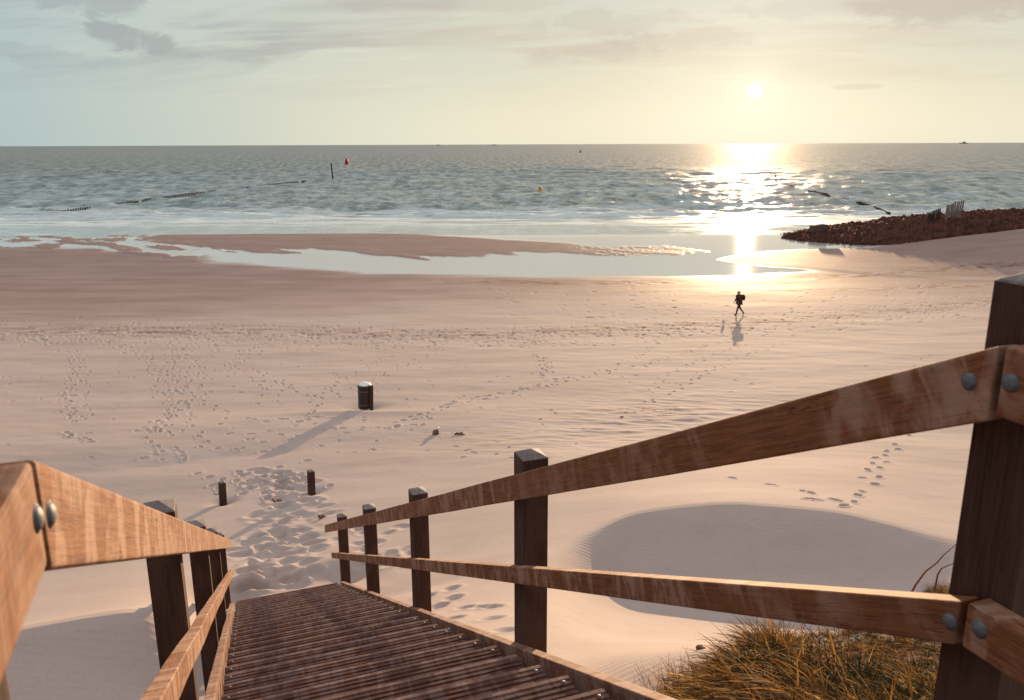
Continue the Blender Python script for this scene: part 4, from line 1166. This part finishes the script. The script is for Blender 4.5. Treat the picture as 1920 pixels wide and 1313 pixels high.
def blades(name, roots, mat, length=(.3, .6), width=.007, lean=(-.55, -.25), leanj=.5, droop=1.0, up_=.8, seg=6, seed=1):
    rr = np.random.default_rng(seed); n = len(roots)
    P0 = np.array(roots); L = rr.uniform(length[0], length[1], n)
    la_ = np.stack([rr.normal(lean[0], leanj, n), rr.normal(lean[1], leanj, n), np.full(n, up_) + rr.normal(0, .2, n)], 1)
    la_ /= np.linalg.norm(la_, axis=1)[:, None]
    dirh = la_.copy(); dirh[:, 2] = 0; dirh /= np.maximum(np.linalg.norm(dirh, axis=1)[:, None], 1e-3)
    side = np.stack([-dirh[:, 1], dirh[:, 0], rr.normal(0, .5, n)], 1)
    W = width * rr.uniform(.5, 1.4, n); dr_ = droop * rr.uniform(.3, 1.3, n)
    Vs = []; tone = np.repeat(np.clip(rr.beta(0.7, 2.0, n), 0, 1), (seg + 1) * 2).reshape(n, -1)
    dcur = la_.copy(); P_ = P0.copy()
    for k in range(seg + 1):
        wk = (W * (1 - (k / seg) ** 1.6) + .0006)[:, None]
        Vs.append(P_ - side * wk * .5); Vs.append(P_ + side * wk * .5)
        P_ = P_ + dcur * (L / seg)[:, None]
        dcur = dcur + dirh * (dr_ * .22)[:, None] * 1.0 - np.array([0, 0, 1]) * (dr_ * .20)[:, None]
        dcur /= np.linalg.norm(dcur, axis=1)[:, None]
    V_ = np.stack(Vs, 1).reshape(-1, 3); base = np.arange(n)[:, None] * (seg + 1) * 2
    Fq = []
    for k in range(seg): Fq.append(base + np.array([[2 * k, 2 * k + 1, 2 * k + 3, 2 * k + 2]]))
    Fq = np.stack(Fq, 1).reshape(-1, 4).astype(np.int32)
    me = bpy.data.meshes.new(name); me.vertices.add(len(V_)); me.vertices.foreach_set('co', V_.astype(np.float32).ravel())
    me.loops.add(Fq.size); me.loops.foreach_set('vertex_index', Fq.ravel()); me.polygons.add(len(Fq)); me.polygons.foreach_set('loop_start', np.arange(0, Fq.size, 4, dtype=np.int32))
    me.update(calc_edges=True); attr(me, 'tone', tone)
    return link(name, me, mat)


def roots_in(poly_fn, n, clump=0.0, cn=60):
    outp = []
    cs_ = []
    while len(cs_) < cn:
        c = poly_fn(); cs_.append(c)
    for k in range(n):
        c = random.choice(cs_); x = c[0] + random.gauss(0, clump); y = c[1] + random.gauss(0, clump)
        outp.append((x, y, gz(x, y) - .01))
    return outp


def in_main(n):
    P_ = []
    while len(P_) < n:
        a = random.uniform(1340, 2000); b = random.uniform(1175, 1440)
        if b > np.interp(a, [1340, 1375, 1400, 1450, 1600, 1800, 2000], [1330, 1285, 1245, 1200, 1182, 1180, 1180]): P_.append((a, b))
    return [tuple(p[:2]) for p in ground_many(P_)]


def roots_of(cs_, n, clump):
    xy = np.array([(c[0] + random.gauss(0, clump), c[1] + random.gauss(0, clump)) for c in (random.choice(cs_) for _ in range(n))])
    return np.concatenate([xy, ground_z(xy[:, 0], xy[:, 1])[:, None] - .01], 1)


C_ = in_main(1600)
gA = blades('marram_grass', roots_of(C_[:560], 26000, .028), M_GRASS, (.15, .38), .0075, (-.75, -.30), .42, 1.3, .70, seed=3)
tag(gA, 'dense golden brown marram grass on the dune behind the right railing', 'grass', kind='stuff')
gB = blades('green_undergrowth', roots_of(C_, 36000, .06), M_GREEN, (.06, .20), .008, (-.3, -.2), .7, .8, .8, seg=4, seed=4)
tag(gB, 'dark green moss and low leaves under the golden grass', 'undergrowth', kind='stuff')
gD = blades('marram_straw_highlights', roots_of(C_[:160], 480, .03), M_STRAW, (.18, .36), .011, (-.9, -.1), .3, .9, .80, seed=9)
tag(gD, 'broad straw blades paled as sunlit streaks over the golden grass', 'grass', kind='stuff')


def tuft(px, py, n, rad, label, length, lean=(-.5, -.2), leanj=.6, droop=1.0, up_=.8, mat=None, w_=.005, seed=1):
    P_ = ground_at(px, py)
    rts = []
    for k in range(n):
        a = random.random() * 6.28; r_ = rad * math.sqrt(random.random()); x = P_.x + r_ * math.cos(a); y = P_.y + r_ * math.sin(a)
        rts.append((x - P_.x, y - P_.y, gz(x, y) - .01 - P_.z))
    o = blades('marram_tuft', rts, mat or M_GRASS, length, w_, lean, leanj, droop, up_, seed=seed); o.location = P_
    tag(o, label, 'grass tuft'); return o


tuft(1455, 1230, 1500, .13, 'bushy brown grass tuft at the top left corner of the grass, leaning left', (.16, .32), (-.5, 0), .55, .9, .9, seed=21)
tuft(1405, 1255, 700, .10, 'low brown grass tuft spreading left over the sand', (.14, .26), (-.9, 0), .4, .9, .55, seed=22)
tuft(1300, 1300, 500, .12, 'small reddish grass tuft arching beside the right stringer', (.12, .26), (.3, 0), .6, 1.6, .8, seed=23)
tuft(1262, 1308, 160, .10, 'thin sparse upright grass tuft nearest the stair', (.10, .26), (-.1, 0), .35, .3, 1.0, w_=.003, seed=24)
tuft(1348, 1330, 500, .12, 'yellow green grass tuft low at the bottom edge of the picture', (.10, .22), (-.3, 0), .5, 1.0, .8, mat=M_GREEN, seed=25)
tuft(1775, 1112, 700, .30, 'reddish brown grass tuft behind the near right post above the lower rail', (.12, .24), (-.6, 0), .4, 1.0, .7, seed=26)
for (a, b, lab, sd_) in [(1228, 1296, 'few thin grass stems on bare sand beside the right stringer', 31), (1206, 1283, 'faint sparse grass stems left of the grass clumps', 32)]:
    tuft(a, b, 14, .05, lab, (.08, .16), (-.1, 0), .4, .3, 1.0, w_=.0022, seed=sd_)


def twig(label, pts, r0):
    P_ = Vector(pts[0]); rel = [(tuple(Vector(p) - P_), r0 * (1 - .75 * i / (len(pts) - 1))) for i, p in enumerate(pts)]
    me = skin_mesh([rel], 1); o = link('bare_twig', me, M_TWIG); o.location = P_
    return tag(o, label, 'twig')


def ipts(lst, Y): return [tuple(at(a, b, Y - .02 * i)) for i, (a, b) in enumerate(lst)]


Yt = 5.3
twig('longer bare twig rising beside the near right post', ipts([(1705, 1120), (1716, 1098), (1735, 1072), (1757, 1055), (1768, 1042), (1782, 1030), (1800, 1015)], Yt), .009)
twig('shorter bare twig right of the longer one behind the right post', ipts([(1752, 1110), (1758, 1078), (1765, 1066), (1785, 1057), (1805, 1055)], Yt), .008)
twig('bare forked twig at the top left of the grass under the lower rail', ipts([(1436, 1186), (1424, 1174), (1412, 1164), (1400, 1158)], 4.6), .004)
print('ground', NI * NJ, 'sea', len(rsea) * len(phs), 'prints', len(PRINTS), 'bin', tuple(BIN), 'person', tuple(PP), 'mp', tuple(MP1))
